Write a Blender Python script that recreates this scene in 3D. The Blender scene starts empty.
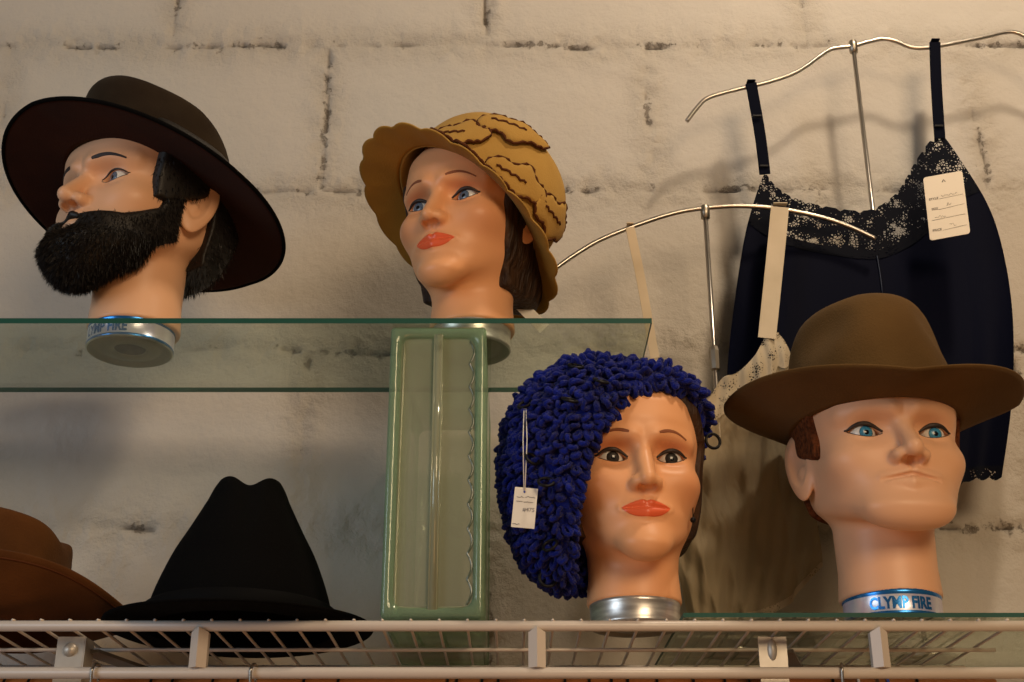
import bpy, math, random
import numpy as np
from mathutils import Vector, Matrix
random.seed(7); rng = np.random.default_rng(7)
R = math.radians
sc = bpy.context.scene
col = sc.collection

# ------------------------------------------------------------------ camera
FPX, PITCH, CZ = 1350.0, R(23.3), 1.60
cd = bpy.data.cameras.new('camera'); cam = bpy.data.objects.new('camera', cd); col.objects.link(cam)
cam.location = (0, 0, CZ); cam.rotation_euler = (R(90) + PITCH, 0, 0)
cd.sensor_width = 36; cd.lens = FPX / 1024 * 36; cd.clip_start = .02
sc.camera = cam
def P(px, py, Y):
    """world point at depth Y on the sight line of a pixel"""
    u, v = (px - 512) / FPX, (341 - py) / FPX
    dy = math.cos(PITCH) - v * math.sin(PITCH); dz = math.sin(PITCH) + v * math.cos(PITCH)
    t = Y / dy
    return Vector((u * t, Y, CZ + dz * t))

# ------------------------------------------------------------------ helpers
def tag(o, label=None, cat=None, group=None, kind=None):
    for k, v in (('label', label), ('category', cat), ('group', group), ('kind', kind)):
        if v: o[k] = v
    return o
def empty(name, M=None, loc=None):
    o = bpy.data.objects.new(name, None); col.objects.link(o); o.empty_display_size = .03
    if M is not None: o.matrix_world = M
    if loc is not None: o.location = loc
    return o
def mesh(name, V, F, mats, parent=None, smooth=True, fm=None, attrs=None):
    me = bpy.data.meshes.new(name)
    V = np.asarray(V, dtype=np.float32)
    if isinstance(F, np.ndarray):
        n, k = F.shape
        me.vertices.add(len(V)); me.vertices.foreach_set('co', V.ravel())
        me.loops.add(n * k); me.loops.foreach_set('vertex_index', F.astype(np.int32).ravel())
        me.polygons.add(n); me.polygons.foreach_set('loop_start', np.arange(0, n * k, k, dtype=np.int32))
    else:
        me.from_pydata(V.tolist(), [], [list(map(int, f)) for f in F])
    me.update(calc_edges=True)
    if not isinstance(mats, (list, tuple)): mats = [mats]
    for m in mats: me.materials.append(m)
    me.polygons.foreach_set('use_smooth', [smooth] * len(me.polygons))
    if fm is not None: me.polygons.foreach_set('material_index', np.asarray(fm, dtype=np.int32))
    if attrs:
        for k, a in attrs.items():
            at = me.attributes.new(k, 'FLOAT', 'POINT'); at.data.foreach_set('value', np.asarray(a, dtype=np.float32))
    me.validate()
    o = bpy.data.objects.new(name, me); col.objects.link(o)
    if parent: o.parent = parent
    return o
class MB:
    def __init__(s): s.V = []; s.F = []; s.M = []
    def add(s, V, F, m=0):
        b = len(s.V); s.V += [tuple(v) for v in V]; s.F += [[i + b for i in f] for f in F]; s.M += [m] * len(F); return s
    def box(s, c, d, m=0, rot=None):
        V = []
        for x in (-1, 1):
            for y in (-1, 1):
                for z in (-1, 1):
                    p = Vector((x * d[0] / 2, y * d[1] / 2, z * d[2] / 2))
                    if rot: p = rot @ p
                    V.append(p + Vector(c))
        return s.add(V, [[0, 1, 3, 2], [4, 6, 7, 5], [0, 4, 5, 1], [2, 3, 7, 6], [0, 2, 6, 4], [1, 5, 7, 3]], m)
    def tube(s, pts, r, n=10, m=0, closed=False, flat=1.0):
        pts = [Vector(p) for p in pts]; N = len(pts); V = []; F = []; up = None
        for i, p in enumerate(pts):
            a = pts[(i - 1) % N] if (closed or i > 0) else p; b = pts[(i + 1) % N] if (closed or i < N - 1) else p
            t = (b - a).normalized()
            if up is None: up = t.orthogonal().normalized()
            up = (up - t * up.dot(t)); up = up.normalized() if up.length > 1e-6 else t.orthogonal().normalized()
            w = t.cross(up); rr = r[i] if hasattr(r, '__len__') else r
            for k in range(n):
                q = 2 * math.pi * k / n
                V.append(p + up * rr * math.cos(q) + w * rr * math.sin(q) * flat)
        for i in range(N if closed else N - 1):
            j = (i + 1) % N
            for k in range(n): F.append([i * n + k, i * n + (k + 1) % n, j * n + (k + 1) % n, j * n + k])
        if not closed: F += [list(range(n))[::-1], [(N - 1) * n + k for k in range(n)]]
        return s.add(V, F, m)
    def lathe(s, prof, n=48, m=0, c=(0, 0, 0), ms=None):
        V = []; F = []; c = Vector(c)
        for r, z in prof:
            for k in range(n): V.append(c + Vector((r * math.cos(2 * math.pi * k / n), r * math.sin(2 * math.pi * k / n), z)))
        b = len(s.V); s.V += [tuple(v) for v in V]
        for i in range(len(prof) - 1):
            for k in range(n):
                s.F.append([b + i * n + k, b + i * n + (k + 1) % n, b + (i + 1) * n + (k + 1) % n, b + (i + 1) * n + k]); s.M.append(ms[i] if ms else m)
        return s
    def build(s, name, mats, parent=None, smooth=True): return mesh(name, s.V, s.F, mats, parent, smooth, s.M)
def catmull(pts, n=8, closed=False):
    pts = [Vector(p) for p in pts]; out = []; N = len(pts)
    for i in range(N if closed else N - 1):
        if closed: p0, p1, p2, p3 = pts[i - 1], pts[i], pts[(i + 1) % N], pts[(i + 2) % N]
        else: p0, p1, p2, p3 = pts[max(i - 1, 0)], pts[i], pts[i + 1], pts[min(i + 2, N - 1)]
        for k in range(n):
            t = k / n
            out.append(.5 * ((2 * p1) + (p2 - p0) * t + (2 * p0 - 5 * p1 + 4 * p2 - p3) * t * t + (3 * p1 - p0 - 3 * p2 + p3) * t ** 3))
    if not closed: out.append(pts[-1])
    return out
def lattice(x, y, seed):
    g = np.random.default_rng(seed).random((257, 257))
    xi = np.floor(x).astype(int); yi = np.floor(y).astype(int); fx = x - xi; fy = y - yi
    fx = fx * fx * (3 - 2 * fx); fy = fy * fy * (3 - 2 * fy)
    a = g[xi % 257, yi % 257]; b = g[(xi + 1) % 257, yi % 257]; c = g[xi % 257, (yi + 1) % 257]; d = g[(xi + 1) % 257, (yi + 1) % 257]
    return (a * (1 - fx) + b * fx) * (1 - fy) + (c * (1 - fx) + d * fx) * fy
def fbm(x, y, seed=1, o=4):
    s = 0; a = .5
    for i in range(o): s = s + a * lattice(x * 2 ** i + 17 * i, y * 2 ** i + 9 * i, seed + i); a *= .5
    return s / (1 - .5 ** o)

# ------------------------------------------------------------------ materials
def mat(name, base, rough=.6, metal=0, spec=.5, bump=None, vary=None, coat=0, sheen=0, trans=0, sss=0):
    """bump=(scale,strength,distance[,stretch xyz]); vary=(scale, colour2[,stretch])"""
    m = bpy.data.materials.new(name); m.use_nodes = True; nt = m.node_tree; b = nt.nodes['Principled BSDF']
    b.inputs['Base Color'].default_value = (*base, 1); b.inputs['Roughness'].default_value = rough
    b.inputs['Metallic'].default_value = metal; b.inputs['Specular IOR Level'].default_value = spec
    b.inputs['Coat Weight'].default_value = coat; b.inputs['Coat Roughness'].default_value = .15
    b.inputs['Sheen Weight'].default_value = sheen; b.inputs['Transmission Weight'].default_value = trans
    if sss: b.inputs['Subsurface Weight'].default_value = sss; b.inputs['Subsurface Radius'].default_value = (.012, .005, .003); b.inputs['Subsurface Scale'].default_value = .5
    tc = nt.nodes.new('ShaderNodeTexCoord')
    def coords(st):
        mp = nt.nodes.new('ShaderNodeMapping'); mp.inputs['Scale'].default_value = st
        nt.links.new(tc.outputs['Object'], mp.inputs[0]); return mp.outputs[0]
    if vary:
        n = nt.nodes.new('ShaderNodeTexNoise'); n.inputs['Scale'].default_value = vary[0]; n.inputs['Detail'].default_value = 4
        nt.links.new(coords(vary[2] if len(vary) > 2 else (1, 1, 1)), n.inputs['Vector'])
        mr = nt.nodes.new('ShaderNodeMapRange'); mr.inputs['From Min'].default_value = .35; mr.inputs['From Max'].default_value = .65
        mx = nt.nodes.new('ShaderNodeMix'); mx.data_type = 'RGBA'
        mx.inputs[6].default_value = (*base, 1); mx.inputs[7].default_value = (*vary[1], 1)
        nt.links.new(n.outputs['Fac'], mr.inputs['Value']); nt.links.new(mr.outputs[0], mx.inputs[0]); nt.links.new(mx.outputs[2], b.inputs['Base Color'])
    if bump:
        n = nt.nodes.new('ShaderNodeTexNoise'); n.inputs['Scale'].default_value = bump[0]; n.inputs['Detail'].default_value = 5
        nt.links.new(coords(bump[3] if len(bump) > 3 else (1, 1, 1)), n.inputs['Vector'])
        bp = nt.nodes.new('ShaderNodeBump'); bp.inputs['Strength'].default_value = bump[1]; bp.inputs['Distance'].default_value = bump[2]
        nt.links.new(n.outputs['Fac'], bp.inputs['Height']); nt.links.new(bp.outputs[0], b.inputs['Normal'])
    return m
def glassmat(name, tint, refl_ior=1.45, rough=.0, solid=0, solid_col=(0, .1, .05), bump=None):
    """thin pane: tinted see-through + Fresnel reflection (+ a share of solid colour)"""
    m = bpy.data.materials.new(name); m.use_nodes = True; nt = m.node_tree; N = nt.nodes; L = nt.links
    N.remove(N['Principled BSDF']); out = N['Material Output']
    t = N.new('ShaderNodeBsdfTransparent'); t.inputs[0].default_value = (*tint, 1)
    g = N.new('ShaderNodeBsdfGlossy'); g.inputs['Roughness'].default_value = rough; g.inputs[0].default_value = (.9, .95, .92, 1)
    fr = N.new('ShaderNodeLayerWeight'); pw = N.new('ShaderNodeMath'); pw.operation = 'POWER'; pw.inputs[1].default_value = 5
    L.new(fr.outputs['Facing'], pw.inputs[0]); f0 = ((refl_ior - 1) / (refl_ior + 1)) ** 2
    ma = N.new('ShaderNodeMath'); ma.operation = 'MULTIPLY_ADD'; ma.inputs[1].default_value = 1 - f0; ma.inputs[2].default_value = f0; L.new(pw.outputs[0], ma.inputs[0])
    mx = N.new('ShaderNodeMixShader'); L.new(ma.outputs[0], mx.inputs[0])
    if solid:
        d = N.new('ShaderNodeBsdfDiffuse'); d.inputs[0].default_value = (*solid_col, 1)
        m2 = N.new('ShaderNodeMixShader'); m2.inputs[0].default_value = solid
        L.new(t.outputs[0], m2.inputs[1]); L.new(d.outputs[0], m2.inputs[2]); L.new(m2.outputs[0], mx.inputs[1])
    else: L.new(t.outputs[0], mx.inputs[1])
    L.new(g.outputs[0], mx.inputs[2]); L.new(mx.outputs[0], out.inputs[0])
    if bump:
        tc = N.new('ShaderNodeTexCoord'); n = N.new('ShaderNodeTexNoise'); n.inputs['Scale'].default_value = bump[0]
        bp = N.new('ShaderNodeBump'); bp.inputs['Strength'].default_value = bump[1]; bp.inputs['Distance'].default_value = .003
        L.new(tc.outputs['Object'], n.inputs[0]); L.new(n.outputs[0], bp.inputs['Height'])
        L.new(bp.outputs[0], g.inputs['Normal']); L.new(bp.outputs[0], fr.inputs['Normal'])
    return m
def sheer(name, c, alpha, scale=None, thr=.5, rough=.7, trl=.3, shn=.15, wrinkle=False):
    """cloth that lets some of what is behind show; scale: lace holes"""
    m = bpy.data.materials.new(name); m.use_nodes = True; nt = m.node_tree; N = nt.nodes; L = nt.links
    b = N['Principled BSDF']; b.inputs['Base Color'].default_value = (*c, 1); b.inputs['Roughness'].default_value = rough
    b.inputs['Sheen Weight'].default_value = shn
    b.inputs['Specular IOR Level'].default_value = .08
    out = N['Material Output']; t = N.new('ShaderNodeBsdfTransparent'); mx = N.new('ShaderNodeMixShader')
    tl = N.new('ShaderNodeBsdfTranslucent'); tl.inputs[0].default_value = (*c, 1)
    m3 = N.new('ShaderNodeMixShader'); m3.inputs[0].default_value = trl; L.new(b.outputs[0], m3.inputs[1]); L.new(tl.outputs[0], m3.inputs[2])
    mx.inputs[0].default_value = alpha; L.new(t.outputs[0], mx.inputs[1]); L.new(m3.outputs[0], mx.inputs[2]); L.new(mx.outputs[0], out.inputs[0])
    tc = N.new('ShaderNodeTexCoord')
    if wrinkle:
        mp = N.new('ShaderNodeMapping'); mp.inputs['Scale'].default_value = (1, 1, .35); mp.inputs['Rotation'].default_value = (0, .35, 0); L.new(tc.outputs['Object'], mp.inputs[0])
        n = N.new('ShaderNodeTexNoise'); n.inputs['Scale'].default_value = 32; n.inputs['Detail'].default_value = 4; n.inputs['Distortion'].default_value = .8; L.new(mp.outputs[0], n.inputs[0])
        bp = N.new('ShaderNodeBump'); bp.inputs['Strength'].default_value = .7; bp.inputs['Distance'].default_value = .012; L.new(n.outputs[0], bp.inputs['Height'])
        L.new(bp.outputs[0], b.inputs['Normal']); L.new(bp.outputs[0], tl.inputs['Normal'])
    if scale:
        v = N.new('ShaderNodeTexVoronoi'); v.inputs['Scale'].default_value = scale; v.feature = 'DISTANCE_TO_EDGE'
        n = N.new('ShaderNodeTexNoise'); n.inputs['Scale'].default_value = scale * .22
        L.new(tc.outputs['Object'], v.inputs['Vector']); L.new(tc.outputs['Object'], n.inputs['Vector'])
        ml = N.new('ShaderNodeMath'); ml.operation = 'MULTIPLY_ADD'; ml.inputs[1].default_value = 1.3; ml.inputs[2].default_value = -.55
        L.new(n.outputs[0], ml.inputs[0])
        ad = N.new('ShaderNodeMath'); ad.operation = 'SUBTRACT'; L.new(v.outputs['Distance'], ad.inputs[0]); L.new(ml.outputs[0], ad.inputs[1])
        lt = N.new('ShaderNodeMath'); lt.operation = 'LESS_THAN'; lt.inputs[1].default_value = thr; L.new(ad.outputs[0], lt.inputs[0])
        mm = N.new('ShaderNodeMath'); mm.operation = 'MULTIPLY'; mm.inputs[1].default_value = alpha; L.new(lt.outputs[0], mm.inputs[0])
        ad2 = N.new('ShaderNodeMath'); ad2.operation = 'ADD'; ad2.inputs[1].default_value = .12; ad2.use_clamp = True; L.new(mm.outputs[0], ad2.inputs[0])
        L.new(ad2.outputs[0], mx.inputs[0])
    return m

M = {}
M['white_wire'] = mat('white_coated_wire', (.62, .56, .50), .35, spec=.5)
M['steel'] = mat('zinc_steel', (.50, .46, .40), .45, metal=.5, vary=(40, (.62, .58, .52)))
M['chrome'] = mat('chrome_tube', (.48, .45, .41), .30, metal=1)
M['fitting'] = mat('brushed_fitting', (.40, .36, .30), .4, metal=1)
M['tin'] = mat('brushed_tin', (.85, .84, .80), .32, metal=.8, vary=(30, (.5, .48, .46), (1, 1, 6)))
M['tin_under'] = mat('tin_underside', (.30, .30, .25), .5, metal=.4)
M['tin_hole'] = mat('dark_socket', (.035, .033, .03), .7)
M['blue_foil'] = mat('blue_foil', (.03, .22, .62), .25, metal=.7)
M['pink_foil'] = mat('pink_foil', (.75, .45, .42), .3, metal=.7)
M['silver_foil'] = mat('silver_foil', (.80, .82, .88), .28, metal=.45, vary=(60, (.60, .58, .80), (1, 1, .3)))
M['glass'] = glassmat('clear_sheet_glass', (.86, .90, .85), 1.45)
M['glass_edge'] = mat('green_glass_edge', (.012, .075, .055), .5, spec=.2)
M['block_rim'] = glassmat('green_block_rim', (.66, .80, .66), 1.5, .12, solid=.30, solid_col=(.42, .62, .42))
M['block_pane'] = glassmat('block_pane', (.95, .96, .92), 1.45, .06, solid=.15, solid_col=(.72, .74, .58), bump=(30, .35))
M['block_seam'] = glassmat('block_seam', (.80, .85, .72), 1.6, .08, solid=.45, solid_col=(.45, .47, .35))
M['black'] = mat('black_plastic', (.006, .006, .008), .45, spec=.2)
M['wood'] = mat('orange_varnished_wood', (.42, .15, .04), .4, vary=(12, (.30, .09, .025), (.3, 6, 6)))
M['paper'] = mat('tag_card', (.78, .76, .70), .7)
M['paper_cream'] = mat('cream_tag_card', (.72, .64, .52), .7)
M['ink'] = mat('pen_ink', (.08, .08, .12), .7)
M['print'] = mat('grey_print', (.16, .14, .12), .7)
M['string'] = mat('white_string', (.70, .68, .64), .8)

def skin(name, c, blush):
    m = mat(name, c, .42, spec=.35, sss=.0); nt = m.node_tree; b = nt.nodes['Principled BSDF']
    a = nt.nodes.new('ShaderNodeAttribute'); a.attribute_name = 'blush'
    mx = nt.nodes.new('ShaderNodeMix'); mx.data_type = 'RGBA'; mx.inputs[6].default_value = (*c, 1); mx.inputs[7].default_value = (*blush, 1)
    nt.links.new(a.outputs['Fac'], mx.inputs[0]); nt.links.new(mx.outputs[2], b.inputs['Base Color']); return m
M['skin_m'] = skin('painted_skin', (.77, .445, .265), (.40, .15, .07))
M['skin_f'] = skin('painted_skin_rosy', (.82, .41, .20), (.48, .13, .05))
M['sclera'] = mat('eye_white', (.72, .71, .68), .3, coat=.2)
M['pupil'] = mat('pupil_black', (.004, .004, .005), .12, coat=.0)
M['iris_blue'] = mat('iris_blue', (.05, .30, .48), .3, coat=.25, vary=(900, (.02, .14, .30)))
M['iris_slate'] = mat('iris_slate', (.14, .19, .27), .3, coat=.25, vary=(900, (.05, .08, .14)))
M['iris_brown'] = mat('iris_dark', (.022, .018, .015), .3, coat=.25)
M['lash'] = mat('lash_paint', (.02, .012, .01), .5)
M['brow_br'] = mat('brow_brown', (.26, .085, .035), .6)
M['brow_bk'] = mat('brow_black', (.02, .012, .012), .6)
M['lip_red'] = mat('lip_orange_red', (.78, .13, .045), .35, spec=.5)
M['hair_br'] = mat('hair_brown', (.060, .027, .011), .55, spec=.3, bump=(200, 1, .005, (1, 1, .1)), vary=(110, (.018, .008, .004), (1, 1, .08)))
M['hair_bk'] = mat('hair_black', (.007, .005, .004), .55)
M['hair_red'] = mat('hair_auburn', (.17, .050, .016), .8, spec=.1, bump=(300, 1, .005, (1, 1, .3)), vary=(240, (.06, .018, .007)))

# ------------------------------------------------------------------ implicit surfaces
def smin(a, b, k): h = np.clip(.5 + .5 * (b - a) / k, 0, 1); return b + (a - b) * h - k * h * (1 - h)
def smax(a, b, k): return -smin(-a, -b, k)
def ell(x, f, z, c, r):
    X, Y, Z = (x - c[0]) / r[0], (f - c[1]) / r[1], (z - c[2]) / r[2]
    k0 = np.sqrt(X * X + Y * Y + Z * Z); k1 = np.sqrt((X / r[0]) ** 2 + (Y / r[1]) ** 2 + (Z / r[2]) ** 2) + 1e-9
    return k0 * (k0 - 1) / k1
def cap(x, f, z, a, b, ra, rb):
    a = np.array(a); b = np.array(b); d = b - a
    t = np.clip(((x - a[0]) * d[0] + (f - a[1]) * d[1] + (z - a[2]) * d[2]) / (d @ d), 0, 1)
    return np.sqrt((x - a[0] - t * d[0]) ** 2 + (f - a[1] - t * d[1]) ** 2 + (z - a[2] - t * d[2]) ** 2) - (ra + (rb - ra) * t)
def curve(tab, sm=.006):
    zs = np.array([t[0] for t in tab]); vs = np.array([t[1] for t in tab])
    g = np.linspace(-.05, .35, 801); v = np.interp(g, zs, vs); k = int(sm / .0005); w = np.hanning(2 * k + 3); w /= w.sum()
    v = np.convolve(np.pad(v, k + 1, 'edge'), w, 'valid')
    return lambda z: np.interp(z, g, v)
def iso(fn, lo, hi, h):
    """surface nets of fn=0 in the box; returns verts, quads"""
    ax = [np.arange(lo[i], hi[i] + h, h, dtype=np.float32) for i in range(3)]
    X, Y, Z = np.meshgrid(*ax, indexing='ij'); D = fn(X, Y, Z).astype(np.float32)
    n = np.array(D.shape) - 1; S = D < 0
    acc = np.zeros((*n, 3), np.float32); cnt = np.zeros(tuple(n), np.float32)
    for a in range(3):
        b, c = [i for i in range(3) if i != a]
        for ob in (0, 1):
            for oc in (0, 1):
                o0 = [0, 0, 0]; o0[b] = ob; o0[c] = oc; o1 = list(o0); o1[a] = 1
                d0 = D[o0[0]:o0[0] + n[0], o0[1]:o0[1] + n[1], o0[2]:o0[2] + n[2]]; d1 = D[o1[0]:o1[0] + n[0], o1[1]:o1[1] + n[1], o1[2]:o1[2] + n[2]]
                cr = (d0 < 0) != (d1 < 0); t = np.where(cr, d0 / np.where(cr, d0 - d1, 1), 0)
                cnt += cr
                acc[..., a] += np.where(cr, t, 0); acc[..., b] += cr * ob; acc[..., c] += cr * oc
    act = cnt > 0; idx = -np.ones(tuple(n), np.int64); idx[act] = np.arange(act.sum())
    ijk = np.argwhere(act); V = (ijk + acc[act] / cnt[act][:, None]) * h + np.array(lo)
    F = []
    for a in range(3):
        b, c = [(1, 2), (2, 0), (0, 1)][a]
        s0 = [slice(None)] * 3; s1 = [slice(None)] * 3; s0[a] = slice(0, -1); s1[a] = slice(1, None)
        A = S[tuple(s0)]; B = S[tuple(s1)]; e = np.argwhere(A != B)
        e = e[(e[:, b] > 0) & (e[:, c] > 0) & (e[:, b] < n[b]) & (e[:, c] < n[c])]
        if not len(e): continue
        fl = A[e[:, 0], e[:, 1], e[:, 2]]
        q = []
        for db, dc in ((0, 0), (1, 0), (1, 1), (0, 1)):
            k = e.copy(); k[:, b] -= db; k[:, c] -= dc; q.append(idx[k[:, 0], k[:, 1], k[:, 2]])
        q = np.stack(q, 1); q[~fl] = q[~fl][:, ::-1]; F.append(q)
    F = np.concatenate(F); V = V.astype(np.float64)
    for _ in range(2):                                   # pull the vertices onto the true surface
        e = 4e-4; d = fn(V[:, 0], V[:, 1], V[:, 2])
        g = np.stack([fn(V[:, 0] + e * (k == 0), V[:, 1] + e * (k == 1), V[:, 2] + e * (k == 2)) - d for k in range(3)], 1) / e
        st = (d / np.maximum((g * g).sum(1), .15))[:, None] * g
        ln = np.linalg.norm(st, axis=1, keepdims=True); st *= np.minimum(1, h * .6 / np.maximum(ln, 1e-9)); V -= st
    return V, F
def flip(V):                                             # (x, forward, z) -> local x, -y, z
    W = np.array(V, dtype=np.float64); W[:, 1] *= -1; return W

# ------------------------------------------------------------------ the two head shapes
HM = dict(male=1, ex=.0325, ez=.162, ew=.0155, eu=.0066, el=.0044, er=.0130, lip=.1150, lw=.0255, chin=.077, nb=.1290, tip=(.1105, .1385), sx=.0, n=2.5,
    front=curve([(.06, .080), (.077, .085), (.088, .0895), (.098, .0845), (.107, .087), (.115, .0885), (.13, .085), (.15, .083), (.165, .0805), (.18, .088), (.2, .088), (.22, .081), (.24, .064), (.255, .04), (.265, .012)]),
    back=curve([(.06, .03), (.09, .045), (.11, .06), (.135, .085), (.16, .097), (.2, .101), (.235, .08), (.255, .045), (.265, .012)]),
    w=curve([(.06, .040), (.077, .049), (.088, .056), (.1, .0605), (.12, .0645), (.14, .0672), (.165, .069), (.2, .074), (.225, .068), (.25, .045), (.265, .01)]),
    neck=curve([(-.05, .0475), (.02, .0475), (.05, .0455), (.09, .0465), (.12, .050)]), jawk=.26, top=.264, ear=(.073, -.006, .152), es=1.08)
HF = dict(male=0, ex=.0272, ez=.1445, ew=.0138, eu=.0062, el=.0044, er=.0122, lip=.0935, lw=.0215, chin=.050, nb=.1110, tip=(.0975, .1175), sx=.0, n=2.2,
    front=curve([(.03, .068), (.050, .071), (.060, .0785), (.070, .0755), (.080, .0765), (.09, .079), (.105, .0775), (.125, .0765), (.146, .0745), (.16, .0795), (.18, .082), (.2, .078), (.22, .063), (.24, .035), (.25, .01)]),
    back=curve([(.03, .03), (.08, .048), (.11, .075), (.15, .09), (.19, .09), (.22, .07), (.24, .035), (.25, .01)]),
    w=curve([(.03, .022), (.050, .032), (.058, .0395), (.07, .0465), (.09, .0535), (.11, .0580), (.13, .0600), (.146, .0615), (.17, .065), (.2, .062), (.225, .046), (.24, .028), (.25, .008)]),
    neck=curve([(-.05, .0445), (.02, .0445), (.05, .0420), (.08, .044), (.12, .045)]), jawk=.42, top=.249, ear=(.0635, -.004, .137), es=.85)
def almond(H, x, z):
    dx = (x - H['ex']) / H['ew']; dz = z - H['ez'] - .0012 * dx
    up = H['eu'] * (1 - np.clip(np.abs(dx), 0, 1.5) ** 2.2); dn = H['el'] * (1 - np.clip(np.abs(dx), 0, 1.5) ** 2)
    return np.where(dz > 0, dz - up, -dz - dn)
def eye_c(H): return (H['ex'], H['ef'], H['ez'])
def loft(H, x, f, z):
    w, fr, bk = H['w'](z), H['front'](z), H['back'](z)
    h = np.where(f > 0, fr, bk); n = np.where(f > 0, H['n'], 2.05)
    g = ((x / w) ** n + (np.abs(f) / h) ** n + 1e-12) ** (1 / n)
    d = (g - 1) * np.minimum(w, h) * .95
    zj = H['chin'] + H['jawk'] * np.clip(H['front'](H['chin'] + .01) - .012 - f, 0, .11)
    d = smax(d, (zj - z) * .9, .016 if H['male'] else .022)
    return smax(d, z - H['top'], .02)
def head_sdf(H):
    ex, ez = H['ex'], H['ez']; m = H['male']
    def fn(x, f, z):
        x = np.abs(x); d = loft(H, x, f, z)
        nk = H['neck'](z); d2 = np.sqrt(x * x + (f + .002) ** 2) - nk; d2 = smax(d2, .021 - z, .004); d2 = smax(d2, z - .16, .01)
        d = smin(d, d2, .010 if m else .014)
        # chin, cheekbones, brow
        F = H['front']
        if m:
            d = smin(d, ell(x, f, z, (0, .073, .088), (.034, .015, .016)), .022)
            d = smin(d, cap(x, f, z, (.012, .0815, ez + .0165), (.048, .060, ez + .019), .0065, .005), .012)
            d = smin(d, ell(x, f, z, (.042, .050, ez - .024), (.020, .022, .014)), .018)
        else:
            d = smin(d, ell(x, f, z, (0, .0675, .0615), (.017, .013, .012)), .016)
            d = smin(d, cap(x, f, z, (.012, .0750, ez + .0155), (.042, .055, ez + .0165), .004, .004), .014)
            d = smin(d, ell(x, f, z, (.036, .047, ez - .022), (.018, .022, .015)), .018)
        # eye sockets, cheeks hollow
        d = smax(d, -ell(x, f, z, (ex - .002, H['front'](ez) + .0115, ez + .001), (.023, .0225, .0125)), .011)
        # nose
        tf, tz = H['tip']; s = 1.0 if m else .82
        d = smin(d, cap(x, f, z, (0, F(ez) - .0045, ez + .008), (0, tf - .0095 * s, tz), .0058 * s, .0088 * s), .0085 if m else .0120)
        d = smin(d, ell(x, f, z, (.0105 * s, tf - .0205 * s, H['nb'] + .0045), (.0075 * s, .010 * s, .0068 * s)), .006)
        d = smax(d, -ell(x, f, z, (.0068 * s, tf - .0165 * s, H['nb'] - .0008), (.0034 * s, .0060 * s, .0036 * s)), .002)
        # lids and the opening for the eyeball
        ef = H['ef']
        d = smin(d, np.sqrt((x - ex) ** 2 + (f - ef) ** 2 + (z - ez) ** 2) - (H['er'] + .0012), .0035)
        al = almond(H, x, z); d = smax(d, -np.maximum(al, (ef + .004 - f)), .0012)
        # mouth
        lz = H['lip']; lf = F(lz); lw = H['lw']
        side = lf * (1 - (lw / H['w'](lz)) ** H['n']) ** (1 / H['n'])
        ud = .0060 if not m else .0045
        d = smin(d, cap(x, f, z, (.0035, lf - .0005, lz + ud * (.62 if not m else .95)), (lw, side - .0025, lz + .0002), .0030 if not m else .0042, .0012), .006)
        d = smin(d, cap(x, f, z, (0, lf - (.0010 if not m else -.0004), lz - .0050 - (.0010 if m else 0)), (lw * .72, side + .0002, lz - .0028 - (.0012 if m else 0)), .0042 if not m else .0050, .0020), .0055)
        d = smax(d, -cap(x, f, z, (0, lf + (.0032 if m else .0045), lz - .0002 + (.0012 if m else 0)), (lw + .001, side + .0015, lz - (.0034 if m else .0002)), .0024 if m else .0013, .0013 if m else .0009), .0018)
        d = smax(d, -ell(x, f, z, (0, lf + .005, lz + .0145), (.0028, .0045, .0045)), .004)
        if m:
            d = smax(d, -cap(x, f, z, (.0045, F(ez) + .0125, ez + .021), (.007, F(ez) + .0115, ez + .031), .0012, .0008), .004)
        # ear
        e = H['es']; cx, cf, cz = H['ear']; zz = z - cz; ff = f - cf + .18 * zz; xx = x - cx + .38 * (ff) * (1)
        r = 1 - .22 * np.clip(-zz / (.032 * e), -1, 1)
        de = ell(xx, ff / r, zz, (0, 0, 0), (.0052 * e, .0185 * e, .033 * e))
        de = smax(de, -ell(xx, ff / r, zz, (.0050 * e, .002, .003), (.0072 * e, .0110 * e, .0215 * e)), .0025)
        de = smin(de, ell(xx, ff, zz, (.0005, .003, -.008), (.0026, .0050 * e, .007 * e)), .004)
        d = smin(d, de, .004)
        return d
    return fn
for H in (HM, HF): H['ef'] = 0; 
def front_surface(fn, x, z, start=.13):
    x = np.asarray(x, float); z = np.asarray(z, float); f = np.full(x.shape, start)
    for _ in range(60):
        d = fn(x, f, z); f = f - np.clip(d, -.002, .006) * .8
    return f
for H in (HM, HF):
    s = float(front_surface(lambda x, f, z: loft(H, x, f, z), [H['ex']], [H['ez']])[0])
    H['ef'] = s - H['er'] - (.0035 if H['male'] else .003)
    H['fn'] = head_sdf(H)
    V, F = iso(H['fn'], (-.092, -.112, .015), (.092, .13, .272), .0016)
    x, f, z = np.abs(V[:, 0]), V[:, 1], V[:, 2]
    g = lambda cx, cz, sx, sz: np.exp(-((x - cx) / sx) ** 2 - ((z - cz) / sz) ** 2) * (f > .02)
    if H['male']: bl = .30 * g(H['ex'] + .002, H['ez'] + .010, .018, .007) + .25 * g(.006, H['nb'] - .002, .006, .004) + .35 * g(0, H['lip'], .022, .0012)
    else: bl = .75 * g(H['ex'] + .003, H['ez'] + .0095, .018, .006) + .30 * g(.046, H['ez'] - .03, .018, .020) + .35 * g(.005, H['nb'] - .002, .006, .004) + .25 * g(H['ex'], H['ez'] - .007, .012, .003)
    H['mesh'] = (flip(V), F, bl)

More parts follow.
